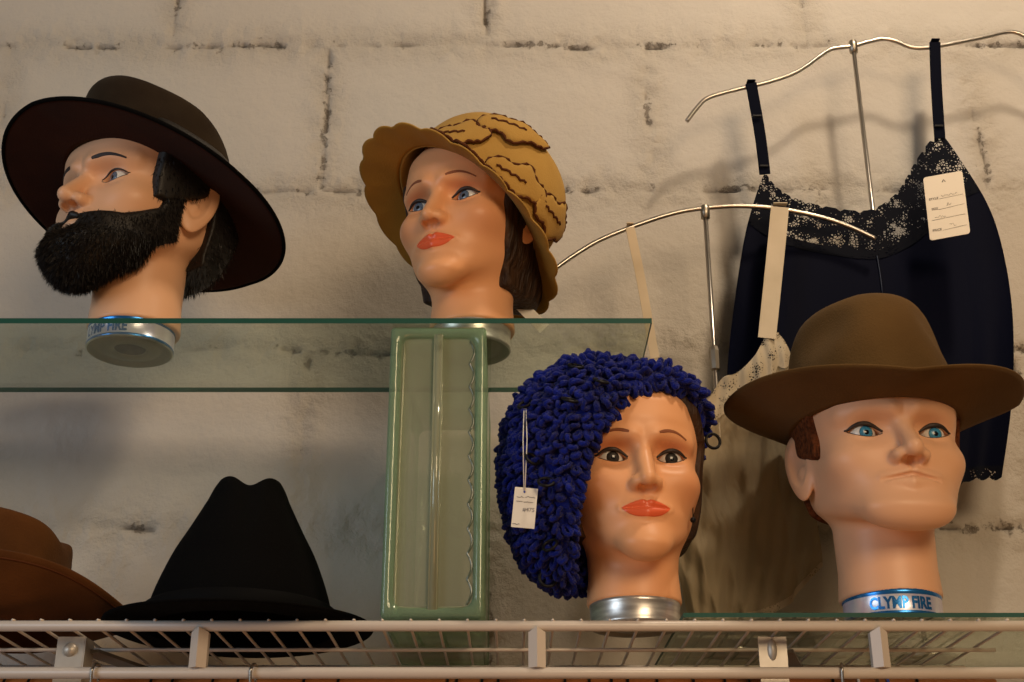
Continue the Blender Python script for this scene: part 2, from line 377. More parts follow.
def ribbon_on(fn, pts, hw, off, th=.0004):
    """band laid on the face surface; pts (x,z), hw half heights"""
    V = []; F = []; n = len(pts); K = 5
    xs = []; zs = []
    for i, (x, z) in enumerate(pts):
        a = pts[max(i - 1, 0)]; b = pts[min(i + 1, n - 1)]; t = np.array([b[0] - a[0], b[1] - a[1]]); t /= np.linalg.norm(t) + 1e-9
        for k in range(K):
            q = (k / (K - 1) * 2 - 1) * hw[i]; xs.append(x - t[1] * q); zs.append(z + t[0] * q)
    f = front_surface(fn, xs, zs)
    for i in range(n * K): V.append((xs[i], -(f[i] + off), zs[i]))
    for i in range(n * K): V.append((xs[i], -(f[i] - .002), zs[i]))
    for i in range(n - 1):
        for k in range(K - 1): a = i * K + k; F.append([a, a + 1, a + K + 1, a + K])
        for k in (0, K - 1): a = i * K + k; b = a + n * K; F.append([a, a + K, b + K, b])
    return V, F

def make_head(kind, Mw, label, iris, brow, lip, lash_r=.0011, gaze=(0, 0)):
    H = HM if kind == 'm' else HF
    root = empty('mannequin_head', Mw); tag(root, label, 'mannequin head')
    V, F, bl = H['mesh']
    key = 'me' + str(iris)
    hd = mesh('head', V, F, M['skin_m'] if kind == 'm' else M['skin_f'], root, attrs={'blush': bl})
    fn = H['fn']
    for s in (-1, 1):
        # eyeball: rings about the gaze axis
        mb = MB(); r = H['er']; prof = []; ms = []
        ang = [0, 6, 10.5, 12.5, 14, 18, 22, 27.5, 29.5, 35, 50, 70, 95]; pq = (10, 27)
        pa = 11 if kind == 'm' else 12.5
        for a in ang: prof.append((r * math.sin(R(a)), r * math.cos(R(a))))
        for a in ang[:-1]: ms.append(2 if a < pq[0] else 1 if a < pq[1] else (3 if a < pq[1] + 1 else 0))
        mb.lathe(prof, 40, ms=ms)
        q = Matrix.Translation((s * H['ex'], -H['ef'], H['ez'])) @ Matrix.Rotation(R(gaze[0]), 4, 'Z') @ Matrix.Rotation(R(90 + gaze[1]), 4, 'X')
        mb.V = [tuple(q @ Vector(v)) for v in mb.V]
        mb.build('eye', [M['sclera'], M[iris], M['pupil'], M['lash']], root)
        # upper lash line and lower rim
        pts = []; xs = np.linspace(-1.12, 1.0, 22)
        for t in xs:
            tt = t if t > -1 else t
            dx = -t; al = max(0, 1 - abs(max(min(dx, 1), -1)) ** 2.2)
            X = H['ex'] + dx * H['ew']; Z = H['ez'] + .0012 * dx + H['eu'] * al + (.0008 if abs(dx) <= 1 else .0010)
            pts.append((X, Z))
        fx = front_surface(fn, [p[0] for p in pts], [p[1] for p in pts])
        p3 = [(s * p[0], -(f + .0001), p[1]) for p, f in zip(pts, fx)]
        rr = [lash_r * (.35 + .75 * math.sin(math.pi * min(1, (i + 1) / 14) / 2)) if i < 14 else lash_r * (1.1 - .7 * (i - 13) / 9) for i in range(22)]
        rr = rr if True else rr[::-1]
        mb = MB().tube(p3, rr, 8)
        pl = []
        for t in np.linspace(-1, 1, 14):
            X = H['ex'] + t * H['ew']; Z = H['ez'] + .0012 * t - H['el'] * (1 - t * t) - .0006; pl.append((X, Z))
        fx = front_surface(fn, [p[0] for p in pl], [p[1] for p in pl])
        mb.tube([(s * p[0], -(f - .0001), p[1]) for p, f in zip(pl, fx)], .00035, 6)
        mb.build('eyelashes', M['lash'], root)
        if brow:
            bm_, thick, arch, z0 = brow
            pts = []; hw = []
            for i in range(16):
                t = i / 15; X = H['ex'] * .52 + t * H['ex'] * 1.02
                Z = H['ez'] + z0 + arch * math.sin(math.pi * min(1, t * .80 + .05)) ** 1.0 - .004 * t
                pts.append((X * 1.0, Z)); hw.append(thick * (.95 - .55 * t ** 2) * (.6 + .4 * min(1, t * 6)))
            Vb, Fb = ribbon_on(fn, pts, hw, .0004)
            Vb = [(s * v[0], v[1], v[2]) for v in Vb]
            if s < 0: Fb = [f[::-1] for f in Fb]
            mesh('eyebrow', Vb, Fb, M[bm_], root)
    # lips laid over the sculpted mouth
    if lip:
        n = 33; K = 13; xs = []; zs = []; lw = H['lw'] * 1.03
        for i in range(n):
            t = -1 + 2 * i / (n - 1); X = t * lw; a = abs(t)
            up = H['lip'] + .0066 * (1 - a ** 1.7) * (1 - .22 * math.exp(-(t / .13) ** 2)) + .0002
            lo = H['lip'] - .0092 * (1 - a ** 2.6) ** .8
            for k in range(K): xs.append(X); zs.append(lo + (up - lo) * k / (K - 1))
        f = front_surface(fn, xs, zs); V = [(x, -(ff + .00035), z) for x, ff, z in zip(xs, f, zs)]
        F = [[i * K + k, i * K + k + 1, (i + 1) * K + k + 1, (i + 1) * K + k] for i in range(n - 1) for k in range(K - 1)]
        b = len(V); V += [(v[0] * .99, v[1] + .002, v[2]) for v in V]
        rim = [k for k in range(K)] + [i * K + K - 1 for i in range(1, n)] + [(n - 1) * K + k for k in range(K - 2, -1, -1)] + [i * K for i in range(n - 2, 0, -1)]
        for i in range(len(rim)): p, q = rim[i], rim[(i + 1) % len(rim)]; F.append([p, b + p, b + q, q])
        mesh('lips', V, [f[::-1] for f in F], M[lip], root)
    return root

def text_geo(s, size, bold=0):
    cu = bpy.data.curves.new('lettering', 'FONT'); cu.body = s; cu.size = size; cu.align_x = 'CENTER'; cu.align_y = 'CENTER'; cu.offset = bold; cu.resolution_u = 3
    o = bpy.data.objects.new('lettering', cu); col.objects.link(o)
    bpy.context.view_layer.update()
    me = bpy.data.meshes.new_from_object(o.evaluated_get(bpy.context.evaluated_depsgraph_get()))
    V = [tuple(v.co) for v in me.vertices]; F = [list(p.vertices) for p in me.polygons]
    bpy.data.objects.remove(o); bpy.data.meshes.remove(me); bpy.data.curves.remove(cu)
    return V, F
def base_ring(root, r, h, style, words=None, yaw=0):
    mb = MB(); t = .0012
    # underside recess, outer wall with rolled rims, top
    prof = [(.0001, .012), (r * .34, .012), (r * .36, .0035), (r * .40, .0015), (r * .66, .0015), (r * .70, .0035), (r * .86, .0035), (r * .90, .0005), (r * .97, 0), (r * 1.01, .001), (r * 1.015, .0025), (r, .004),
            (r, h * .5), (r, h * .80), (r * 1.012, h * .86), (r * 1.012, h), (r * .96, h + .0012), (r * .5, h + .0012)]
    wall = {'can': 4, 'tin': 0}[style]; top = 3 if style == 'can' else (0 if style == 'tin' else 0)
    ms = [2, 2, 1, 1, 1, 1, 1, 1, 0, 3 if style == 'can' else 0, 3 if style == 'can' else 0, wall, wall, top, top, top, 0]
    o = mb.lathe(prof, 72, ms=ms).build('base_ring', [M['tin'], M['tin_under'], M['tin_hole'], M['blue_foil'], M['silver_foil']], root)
    tag(o, 'blue and silver foil base ring with lettering' if style == 'can' else 'silver metal base ring')
    if words:
        V, F = text_geo(words, .0155, .0006)
        W = []
        for x, y, z in V:
            a = R(yaw) + x * .72 / r
            W.append((math.sin(a) * (r + .0005), -math.cos(a) * (r + .0005), h * .45 + y * .95))
        mesh('lettering', W, F, M['blue_foil'], o)
        for s in (-1, 1):                                  # small print at the ends of the band
            for k in range(5):
                a = R(yaw) + s * (.92 + .07 * k); c = Vector((math.sin(a) * (r + .0003), -math.cos(a) * (r + .0003), h * .45))
    for k in range(2):
        pass
    return o

GZ = .5365; LZ = .252; WZ = .2475                                       # tops of the two glass shelves above the camera
def at(px, py, Y, zrel): v = P(px, py, Y); return Vector((v.x, Y, CZ + zrel))
def head_matrix(px, py, Y, top, yaw, pitch=0):
    v = at(px, py, Y, top)
    return Matrix.Translation(v) @ Matrix.Rotation(R(yaw), 4, 'Z') @ Matrix.Rotation(R(pitch), 4, 'X')

# ------------------------------------------------------------------ hats
def hat_matrix(Mh, off, back=0, roll=0, spin=0, pre=0):
    return Mh @ Matrix.Translation(off) @ Matrix.Rotation(R(pre), 4, 'Z') @ Matrix.Rotation(R(-back), 4, 'X') @ Matrix.Rotation(R(roll), 4, 'Y') @ Matrix.Rotation(R(spin), 4, 'Z')
def crown_mesh(rx, ry, prof, deform, th=.0025, na=128, ns=40):
    pr = catmull([(p[0], p[1], 0) for p in prof], max(2, ns // len(prof)))
    V = []; F = []; N = len(pr)
    for side in (0, 1):
        for i, p in enumerate(pr):
            for k in range(na):
                a = 2 * math.pi * k / na; rr = max(p.x, 0); 
                x = rx * rr * math.cos(a); y = ry * rr * math.sin(a); z = p.y
                if side: L = math.hypot(x, y) + 1e-6; q = max(0, 1 - th / L); x *= q; y *= q; z = z - th if i > 3 else z
                x, y, z = deform(x, y, z); V.append((x, y, z))
    n = N * na
    for i in range(N - 1):
        for k in range(na):
            k2 = (k + 1) % na
            F.append([i * na + k, i * na + k2, (i + 1) * na + k2, (i + 1) * na + k]); F.append([n + i * na + k, n + (i + 1) * na + k, n + (i + 1) * na + k2, n + i * na + k2])
    F.append([(N - 1) * na + k for k in range(na)]); F.append([n + (N - 1) * na + k for k in range(na)][::-1])
    for k in range(na): k2 = (k + 1) % na; F.append([k, n + k, n + k2, k2])
    return V, F
def brim_mesh(rx, ry, width, curve_fn, th=.003, na=160, nr=14, edge=0):
    """curve_fn(a,t)->(extra radius, z)"""
    V = []; F = []; rows = []
    for side in (0, 1):
        for i in range(nr + 1):
            t = i / nr
            for k in range(na):
                a = 2 * math.pi * k / na; ca, sa = math.cos(a), math.sin(a)
                w = width(a) if callable(width) else width
                dr, z = curve_fn(a, t)
                x = rx * ca + ca * (w * t + dr); y = ry * sa + sa * (w * t + dr)
                taper = 1 if i < nr else .5
                V.append((x, y, z + (th / 2 * taper if side == 0 else -th / 2 * taper)))
    n = (nr + 1) * na
    for i in range(nr):
        for k in range(na):
            k2 = (k + 1) % na
            F.append([i * na + k, (i + 1) * na + k, (i + 1) * na + k2, i * na + k2]); F.append([n + i * na + k, n + i * na + k2, n + (i + 1) * na + k2, n + (i + 1) * na + k])
    for k in range(na):
        k2 = (k + 1) % na
        F.append([nr * na + k, n + nr * na + k, n + nr * na + k2, nr * na + k2]); F.append([k, k2, n + k2, n + k])
    return V, F
def ring_band(rx, ry, z0, z1, off, deform, th=.0012, na=128, scale=lambda z: 1.0):
    V = []; F = []
    for (o, z) in ((off, z0), (off + th, z0 + .001), (off + th, (z0 + z1) / 2), (off + th, z1 - .001), (off, z1)):
        for k in range(na):
            a = 2 * math.pi * k / na; s = scale(z)
            V.append(deform((rx * s + o) * math.cos(a), (ry * s + o) * math.sin(a), z))
    for i in range(4):
        for k in range(na): k2 = (k + 1) % na; F.append([i * na + k, i * na + k2, (i + 1) * na + k2, (i + 1) * na + k])
    return V, F
def G(x, s): return math.exp(-(x / s) ** 2)
def G4(x, s): return math.exp(-(x / s) ** 4)

# ------------------------------------------------------------------ hair made of strands
def strands(V, F, mask_fn, count, length, dir_fn, width=.0006, seed=3, curl=.3):
    r = np.random.default_rng(seed); V = np.asarray(V)
    tri = V[F[:, 0]]; A = np.cross(V[F[:, 2]] - V[F[:, 0]], V[F[:, 3]] - V[F[:, 1]]); ar = np.linalg.norm(A, axis=1); nrm = A / (ar[:, None] + 1e-12)
    c = V[F].mean(1); ok = mask_fn(c, nrm); ar = ar * ok
    ids = r.choice(len(F), count, p=ar / ar.sum())
    OV = []; OF = []
    for i in ids:
        w = r.random(4); w /= w.sum(); p = (V[F[i]] * w[:, None]).sum(0); n = nrm[i]
        d = dir_fn(p, n) + r.normal(size=3) * curl; d /= np.linalg.norm(d)
        L = length(p) * r.uniform(.6, 1.15); side = np.cross(d, r.normal(size=3)); side /= np.linalg.norm(side) + 1e-9
        p0 = p - n * .001; p1 = p0 + d * L * .5; p2 = p0 + (d + np.array([0, 0, -.25])) * L
        b = len(OV); OV += [p0 - side * width, p0 + side * width, p1 + side * width * .8, p1 - side * width * .8, p2]
        OF += [[b, b + 1, b + 2, b + 3], [b + 3, b + 2, b + 4]]
    return OV, OF

#=================================================================== THE SETTING
def wall():
    D = 1.5
    xs = np.unique(np.concatenate([np.linspace(-2.2, -.85, 18), np.arange(-.85, .92, .003), np.linspace(.92, 2.2, 18)]))
    zs = np.unique(np.concatenate([np.linspace(0, 1.75, 24), np.arange(1.75, 2.82, .003), np.linspace(2.82, 3.4, 10)]))
    X, Z = np.meshgrid(xs, zs, indexing='ij')
    z0 = P(512, 190, D).z; rh = z0 - P(512, 337 + 14, D).z; rh = .2215; bw = .4236; x0 = P(325, 115, D).x
    wob = (fbm(X * 9, Z * 9, 11) - .5) * .014
    zz = (Z + wob - z0) / rh; row = np.floor(zz); dz = np.abs(zz - np.round(zz)) * rh
    off = np.where(np.mod(row, 2) == 0, 0, .5)
    wx = (fbm(X * 8 + 40, Z * 8, 21) - .5) * .014
    xx = (X + wx - x0) / bw + off; dx = np.abs(xx - np.round(xx)) * bw
    rough = fbm(X * 60, Z * 60, 31, 4); r2 = fbm(X * 14, Z * 14, 41, 3); r3 = fbm(X * 220, Z * 220, 51, 2); r4 = fbm(X * 30 + 5, Z * 90, 61, 3)
    nearh = np.exp(-(dz / .009) ** 2); nearv = np.exp(-(dx / .008) ** 2) * .75; near = np.maximum(nearh, nearv)
    halo = np.exp(-(np.minimum(dz, dx * 1.2) / .030) ** 2)
    Y = D + near * .0018 + (rough - .5) * .0070 * (.10 + halo * 1.0) + (r2 - .5) * .004 + (r3 - .5) * .0009
    crack = np.clip((r2 - .465) * 6, 0, 1) * np.exp(-(np.minimum(dz, dx + .001) / .0022) ** 2) * np.clip((rough - .40) * 9, 0, 1)
    pit = np.clip((r4 - .70) * 16, 0, 1) * np.exp(-(np.minimum(dz, dx * 1.3) / .014) ** 2)
    crack = np.clip(crack, 0, 1)
    # the dark slit in the top course of joints
    s = P(485, 0, D); sb = P(485, 24, D); slit = np.exp(-((X - s.x) / .0022) ** 4) * (Z > sb.z) * (Z < s.z + .06); crack = np.maximum(crack, slit)
    Y = Y + crack * .005
    mortar = np.clip(halo * (.4 + rough) * .8, 0, 1)
    V = np.stack([X, Y, Z], -1).reshape(-1, 3); nx, nz = X.shape
    i = (np.arange(nx - 1)[:, None] * nz + np.arange(nz - 1)[None]).ravel()
    F = np.stack([i, i + nz, i + nz + 1, i + 1], 1)
    m = mat('painted_block_wall', (.62, .54, .44), .8, spec=.2); nt = m.node_tree; N = nt.nodes; L = nt.links; b = N['Principled BSDF']
    tc = N.new('ShaderNodeTexCoord')
    def noise(sc_, det=5, ro=.5, st=None):
        n = N.new('ShaderNodeTexNoise'); n.inputs['Scale'].default_value = sc_; n.inputs['Detail'].default_value = det; n.inputs['Roughness'].default_value = ro
        if st:
            mp = N.new('ShaderNodeMapping'); mp.inputs['Scale'].default_value = st; L.new(tc.outputs['Object'], mp.inputs[0]); L.new(mp.outputs[0], n.inputs[0])
        else: L.new(tc.outputs['Object'], n.inputs[0])
        return n.outputs['Fac']
    def math_(op, a, b_, c=None, clamp=False):
        n = N.new('ShaderNodeMath'); n.operation = op; n.use_clamp = clamp
        for k, v in enumerate((a, b_, c)):
            if v is None: continue
            if isinstance(v, (int, float)): n.inputs[k].default_value = v
            else: L.new(v, n.inputs[k])
        return n.outputs[0]
    def attr(nm):
        a = N.new('ShaderNodeAttribute'); a.attribute_name = nm; return a.outputs['Fac']
    def mixc(f, c1, c2):
        mx = N.new('ShaderNodeMix'); mx.data_type = 'RGBA'; L.new(f, mx.inputs[0])
        for k, c in ((6, c1), (7, c2)):
            if isinstance(c, tuple): mx.inputs[k].default_value = (*c, 1)
            else: L.new(c, mx.inputs[k])
        return mx.outputs[2]
    c = mixc(noise(4, 6), (.56, .525, .475), (.48, .448, .40))
    c = mixc(math_('MULTIPLY', attr('mortar'), .55), c, (.43, .385, .32))
    spk = noise(70, 8, .72); thr = math_('MULTIPLY_ADD', attr('near'), -.175, .708)
    dark = math_('MULTIPLY', math_('SUBTRACT', spk, thr), 16, clamp=True)
    c = mixc(math_('MULTIPLY', dark, .75), c, (.15, .125, .10))
    c = mixc(math_('MULTIPLY', attr('crack'), .85), c, (.07, .055, .045)); L.new(c, b.inputs['Base Color'])
    h = math_('ADD', math_('MULTIPLY', noise(190, 6, .65), math_('MULTIPLY_ADD', attr('mortar'), 1.6, .45)), math_('MULTIPLY', dark, -1.2))
    bp = N.new('ShaderNodeBump'); bp.inputs['Strength'].default_value = .6; bp.inputs['Distance'].default_value = .0035; L.new(h, bp.inputs['Height']); L.new(bp.outputs[0], b.inputs['Normal'])
    o = mesh('wall_back', V, F, m, attrs={'crack': crack.ravel(), 'mortar': mortar.ravel(), 'near': (np.maximum(np.exp(-(np.minimum(dz, dx * 1.2) / .011) ** 2), 0) * np.clip(.35 + (r2 - .42) * 4, 0, 1.25)).ravel()})
    tag(o, kind='structure')
wall()
fl = MB().box((0, -.55, -.02), (4.4, 4.2, .04)).build('floor', mat('brown_floor', (.32, .20, .11), .6, vary=(3, (.24, .14, .08))), smooth=False); tag(fl, kind='structure')

#=================================================================== WIRE SHELF
DF = 1.19
def rodx(Y, z, x0, x1, r, name, parent, n=12):
    return MB().tube([(x0, Y, z), ((x0 + x1) / 2, Y, z), (x1, Y, z)], r, n).build(name, M['white_wire'], parent)
ws = empty('wire_shelf', loc=(0, DF, CZ + .24)); tag(ws, 'white coated wire shelf with a lip along its front, fixed to the block wall', 'wire shelf')
def local(o, root): o.matrix_parent_inverse = Matrix.Translation(root.location).inverted(); return o
def loc(root, v): return Vector(v) - root.location
zt = P(512, 626, DF).z; zl = P(512, 673, DF).z
XR = P(1010, 628, DF).x
b0 = ws.location
def wrod(name, Y, z, xa, xb, r): return MB().tube([loc(ws, (xa, Y, z)), loc(ws, (0, Y, z)), loc(ws, (xb, Y, z))], r, 12).build(name, M['white_wire'], ws)
wrod('front_rod', DF, zt, -1.0, .62, .0047); wrod('lip_rod', DF, zl, -1.0, .62, .0050)
for Y in (1.268, 1.36, 1.475): wrod('support_wire', Y, zt - .0065, -1.0, XR + .012, .0018)
x = XR - .002
wx = []
while x > -.92: wx.append(x); x -= .0250
for i, x in enumerate(wx):
    bend = [loc(ws, p) for p in ((x, DF - .0030, zt + .0046), (x, DF + .0015, zt + .0052), (x, DF + .012, zt - .001), (x, 1.33, zt - .002), (x, 1.485, zt - .002))]
    MB().tube(bend, .0014, 6).build('deck_wire', M['white_wire'], ws)
for px in (199, 537, 880):
    a = P(px, 629, DF - .002); b = P(px, 668, DF - .002); c = (a + b) / 2
    mb = MB(); h = (a.z - b.z)
    # folded clip: ridge in the middle, two faces
    for s in (-1, 1):
        w = .0075
        V = [loc(ws, (c.x, DF - .009, b.z)), loc(ws, (c.x + s * w, DF - .003, b.z)), loc(ws, (c.x + s * w, DF - .003, a.z - .003)), loc(ws, (c.x, DF - .009, a.z + .001)),
             loc(ws, (c.x, DF + .003, b.z)), loc(ws, (c.x + s * w, DF + .005, b.z)), loc(ws, (c.x + s * w, DF + .005, a.z - .003)), loc(ws, (c.x, DF + .003, a.z + .001))]
        mb.add(V, [[0, 1, 2, 3], [4, 7, 6, 5], [1, 5, 6, 2], [0, 4, 5, 1], [3, 2, 6, 7]])
    mb.build('lip_clip', M['white_wire'], ws, smooth=False)
for i, px in enumerate((72, 771)):
    Y = 1.215; a = P(px, 637, Y); b = P(px, 690, Y); w = .024
    br = empty('shelf_bracket', loc=(a.x, Y, b.z)); tag(br, ('grey steel bracket plate with a round bolt below the brown hat' if i == 0 else 'grey steel bracket plate with an upright slot bolt below the cream slip'), 'shelf bracket', None)
    mb = MB().box(loc(br, ((a.x), Y, (a.z + b.z) / 2)), (w, .0025, a.z - b.z)); mb.box(loc(br, (a.x + w / 2, Y + .012, (a.z + b.z) / 2)), (.0025, .026, a.z - b.z)); mb.build('plate', M['steel'], br, smooth=False)
    hb = P(px, 650, Y); mb = MB()
    if i == 0: mb.lathe([(.0001, .0035), (.005, .003), (.0065, 0)], 20)
    else: mb.lathe([(.0001, .0035), (.0032, .003), (.0045, 0)], 20)
    q = Matrix.Translation(loc(br, (a.x, Y - .001, hb.z))) @ Matrix.Rotation(R(90), 4, 'X') @ Matrix.Diagonal((1, 1 if i == 0 else 2.2, 1, 1))
    mb.V = [tuple(q @ Vector(v)) for v in mb.V]; mb.build('bolt', M['steel'], br)
    p0 = Vector((a.x + w * .5, Y + .015, a.z - .010)); p1 = Vector((a.x + .09, 1.48, a.z - .016)); d = (p1 - p0); rot = d.to_track_quat('Y', 'Z').to_matrix()
    MB().box(loc(br, (p0 + p1) / 2), (.020, d.length, .003), rot=rot).build('brace_arm', mat('brace_steel', (.18, .17, .15), .5, metal=.3), br, smooth=False)
# varnished wooden pole below
zp = P(512, 677, 1.27).z - .015
xe = P(992, 680, 1.27).x
pole = MB().tube([(-1.0, 1.27, zp), (0, 1.27, zp), (xe, 1.27, zp)], .015, 24).build('clothes_pole', M['wood'])
tag(pole, 'orange varnished wooden clothes pole running just below the wire shelf', 'clothes pole')
# hangers
def hanger(name, x, Y, zc, rr, m, tw):
    root = empty(name, loc=(x, Y, zc)); c, s = math.cos(tw), math.sin(tw)
    # hook goes over the rod in the plane across it
    hook = []
    for k in range(13):
        a = R(-50 + 230 * k / 12); hook.append(Vector((s * rr * math.cos(a) * .35, rr * math.cos(a), rr * math.sin(a))))
    hook = hook[:]; e = hook[-1]; hook += [e + Vector((0, .004, -.02)), Vector((0, 0, -rr - .032)), Vector((0, 0, -rr - .05))]
    MB().tube(catmull(hook, 3), .0013 if m != 'plastic' else .002, 8).build('hook', M['chrome'] if not isinstance(m, str) or m == 'wire' else M[m], root)
    z = -rr - .05
    tri = [Vector((0, 0, z)), Vector((s * .02 + .015, .03, z - .012)), Vector((s * .1, .2, z - .095)), Vector((0, .205, z - .105)), Vector((0, -.205, z - .105)), Vector((-s * .1, -.2, z - .095)), Vector((-.0, -.03, z - .012))]
    MB().tube([Vector((0, p.y, p.z)) for p in tri], .0015 if m == 'wire' else .004, 8, closed=True).build('shoulder_bar', M[m] if m in M else M['chrome'], root)
    return root
M['wire'] = M['chrome']
M['dark_wire'] = mat('dark_hook_wire', (.03, .028, .026), .35, metal=.8)
M['white_plastic'] = mat('white_plastic', (.75, .70, .66), .4); M['blue_plastic'] = mat('blue_plastic', (.03, .07, .35), .4); M['brown_plastic'] = mat('brown_plastic', (.07, .035, .02), .4)
for px, lab in ((96, 'chrome wire hanger hooked over the front lip rod below the brown hat'), (254, 'chrome wire hanger hooked over the front lip rod below the black hat'), (842, 'chrome wire hanger hooked over the front lip rod below the man in the olive hat')):
    o = hanger('wire_hanger', P(px, 672, DF).x, DF, zl, .0075, 'wire', .6); tag(o, lab, 'clothes hanger', 'wire hangers on the front lip rod')
for px in (12, 36, 157, 178, 218, 243, 308, 342, 450, 459, 484, 500, 566, 590, 612, 628, 657, 693, 724, 748, 762, 831, 914):
    o = hanger('clothes_hanger', P(px, 678, 1.27).x, 1.27, zp, .0172, 'dark_wire', .3); tag(o, 'dark hooked clothes hanger hanging on the orange wooden pole', 'clothes hanger', 'hangers on the wooden pole')
for px, m, lab in ((856, 'white_plastic', 'white plastic hanger hook on the wooden pole'), (875, 'brown_plastic', 'brown hanger hook on the wooden pole beside a white one'), (885, 'blue_plastic', 'blue plastic hanger hook on the wooden pole')):
    o = hanger('clothes_hanger', P(px, 678, 1.27).x, 1.27, zp, .0175, m, .3); tag(o, lab, 'clothes hanger', 'hangers on the wooden pole')

#=================================================================== GLASS
def pane(name, x0, x1, y0, y1, z1, th, label):
    V = []; c = .0008
    V = [(x, y, z) for z in (z1 - th, z1) for x, y in ((x0, y0), (x1, y0), (x1, y1), (x0, y1))]
    F = [[3, 2, 1, 0], [4, 5, 6, 7], [0, 1, 5, 4], [1, 2, 6, 5], [2, 3, 7, 6], [3, 0, 4, 7]]
    o = mesh(name, V, F, [M['glass'], M['glass_edge']], smooth=False, fm=[0, 0, 1, 1, 1, 1]); tag(o, label, 'glass shelf'); return o
gt = CZ + GZ
pane('glass_shelf', -1.0, P(652, 325, DF + .0).x, DF, 1.374, gt, .0055, 'upper green-edged glass shelf carrying the bearded head and the head in the tan hat')
pane('glass_shelf', P(684, 616, DF).x, .60, DF + .004, 1.478, CZ + LZ, .0040, 'lower glass sheet lying on the white wire shelf under the olive-hatted head')
# glass block, seen on its narrow side
def glass_block():
    xa = P(380, 612, 1.195).x; xb = P(484, 612, 1.195).x; z0 = CZ + WZ + .0004; z1 = gt - .0055 - .0004; y0, y1 = 1.197, 1.473
    cx = (xa + xb) / 2; w = xb - xa; root = empty('glass_block', loc=(cx, y0, z0))
    tag(root, 'green hollow glass block standing on end and holding up the glass shelf', 'glass block')
    h = z1 - z0; e = .0072; r = .010
    def rr(hw, hz, cr, n=6, wav=0):
        pts = []
        for (sx, sz, a0) in ((1, 1, 0), (-1, 1, 90), (-1, -1, 180), (1, -1, 270)):
            for k in range(n + 1):
                a = R(a0 + 90 * k / n); pts.append((sx * (hw - cr) + cr * math.cos(a), h / 2 + sz * (hz - cr) + cr * math.sin(a)))
        return pts
    o = rr(w / 2, h / 2, .004); i = rr(w / 2 - e, h / 2 - e, r); i2 = rr(w / 2 - e - .003, h / 2 - e - .003, r)
    n = len(o); D = y1 - y0
    V = []; F = []
    loops = [(o, 0.002), (o, D - .002), (rr(w / 2 - .003, h / 2 - .003, .004), D), (i, D), (i2, D - .004), (i2, .004), (i, 0), (rr(w / 2 - .003, h / 2 - .003, .004), 0)]
    for L, y in loops: V += [(p[0], y, p[1]) for p in L]
    for k in range(len(loops)):
        k2 = (k + 1) % len(loops)
        for q in range(n): q2 = (q + 1) % n; F.append([k * n + q, k * n + q2, k2 * n + q2, k2 * n + q])
    mesh('rim', V, F, M['block_rim'], root)
    for y in (.0055, D - .0055):
        V = [(p[0], y, p[1]) for p in i2]; V2 = [(p[0], y + .002, p[1]) for p in i2]
        mesh('end_pane', V + V2, [list(range(n)), list(range(2 * n - 1, n - 1, -1))], M['block_pane'], root, smooth=False)
    mb = MB().box((0, .003, h / 2), (.0065, .005, h - 2 * e)); 
    for s in (-1, 1): mb.tube([(s * .0036, .0015, e), (s * .0036, .001, h / 2), (s * .0036, .0015, h - e)], .0011, 8)
    mb.build('seam', M['block_seam'], root)
    # wavy inner edge on the right, straight inner edge on the left, bottom lip
    pts = [(w / 2 - e - .0085 + .0042 * abs(math.sin(k * math.pi / 7)) , .006, e + .006 + (h - 2 * e - .012) * k / 77) for k in range(78)]
    MB().tube(pts, .0012, 6).build('wavy_edge', mat('dark_glass_line', (.08, .11, .08), .1, spec=1), root)
    pts = catmull([(-w / 2 + e + .006, .005, h - e - .008), (-w / 2 + e + .005, .005, h / 2), (-w / 2 + e + .005, .005, e + .012), (-w / 2 + e + .010, .005, e + .004), (0, .005, e + .003), (w / 2 - e - .012, .005, e + .004)], 8)
    MB().tube(pts, .0010, 6).build('inner_edge', M['block_seam'], root)
glass_block()

#=================================================================== MANNEQUIN HEADS
felt = lambda n, c, c2, b=.35: mat(n, c, .95, spec=.06, bump=(500, b, .0015), vary=(14, c2), sheen=.04)
M['felt_olive'] = felt('olive_brown_felt', (.120, .066, .022), (.092, .050, .016))
M['felt_olive_d'] = felt('olive_ribbon', (.060, .034, .016), (.05, .03, .014))
M['felt_dark'] = felt('dark_oilskin', (.032, .022, .013), (.020, .013, .008))
M['under_dark'] = felt('dark_brown_underbrim', (.034, .011, .006), (.024, .008, .005))
M['felt_black'] = mat('black_felt', (.0035, .0035, .0038), .95, spec=.05, bump=(420, .4, .002))
M['band_black'] = mat('black_ribbon', (.004, .004, .0045), .7, spec=.06)
M['felt_brown'] = felt('brown_felt', (.125, .050, .016), (.085, .034, .012))
M['felt_tan'] = felt('tan_felt', (.46, .28, .075), (.38, .22, .055))
M['felt_tan_in'] = felt('tan_felt_lining', (.40, .20, .035), (.30, .15, .025))
M['felt_gold'] = felt('golden_felt_leaf', (.55, .33, .055), (.46, .27, .04))
M['cord'] = mat('brown_stitching', (.085, .028, .010), .8, spec=.1)

# --- man with the olive fedora
H4 = head_matrix(893, 614, 1.245, LZ, 4)
h4 = make_head('m', H4, 'male mannequin head with blue eyes and auburn sideburns under the olive felt hat', 'iris_blue', None, None, .0021, gaze=(4, 3))
base_ring(h4, .0445, .0235, 'can', 'CLYMP FIRE', yaw=-8)
# --- man with the beard
H1 = head_matrix(130, 349, 1.275, GZ, -35)
h1 = make_head('m', H1, 'male mannequin head turned left with a bushy black clip-on beard', 'iris_slate', ('brow_bk', .0022, .0055, .0175), None, .0011, gaze=(-6, 2))
base_ring(h1, .0435, .0235, 'can', 'LYMP FIRE', yaw=12)
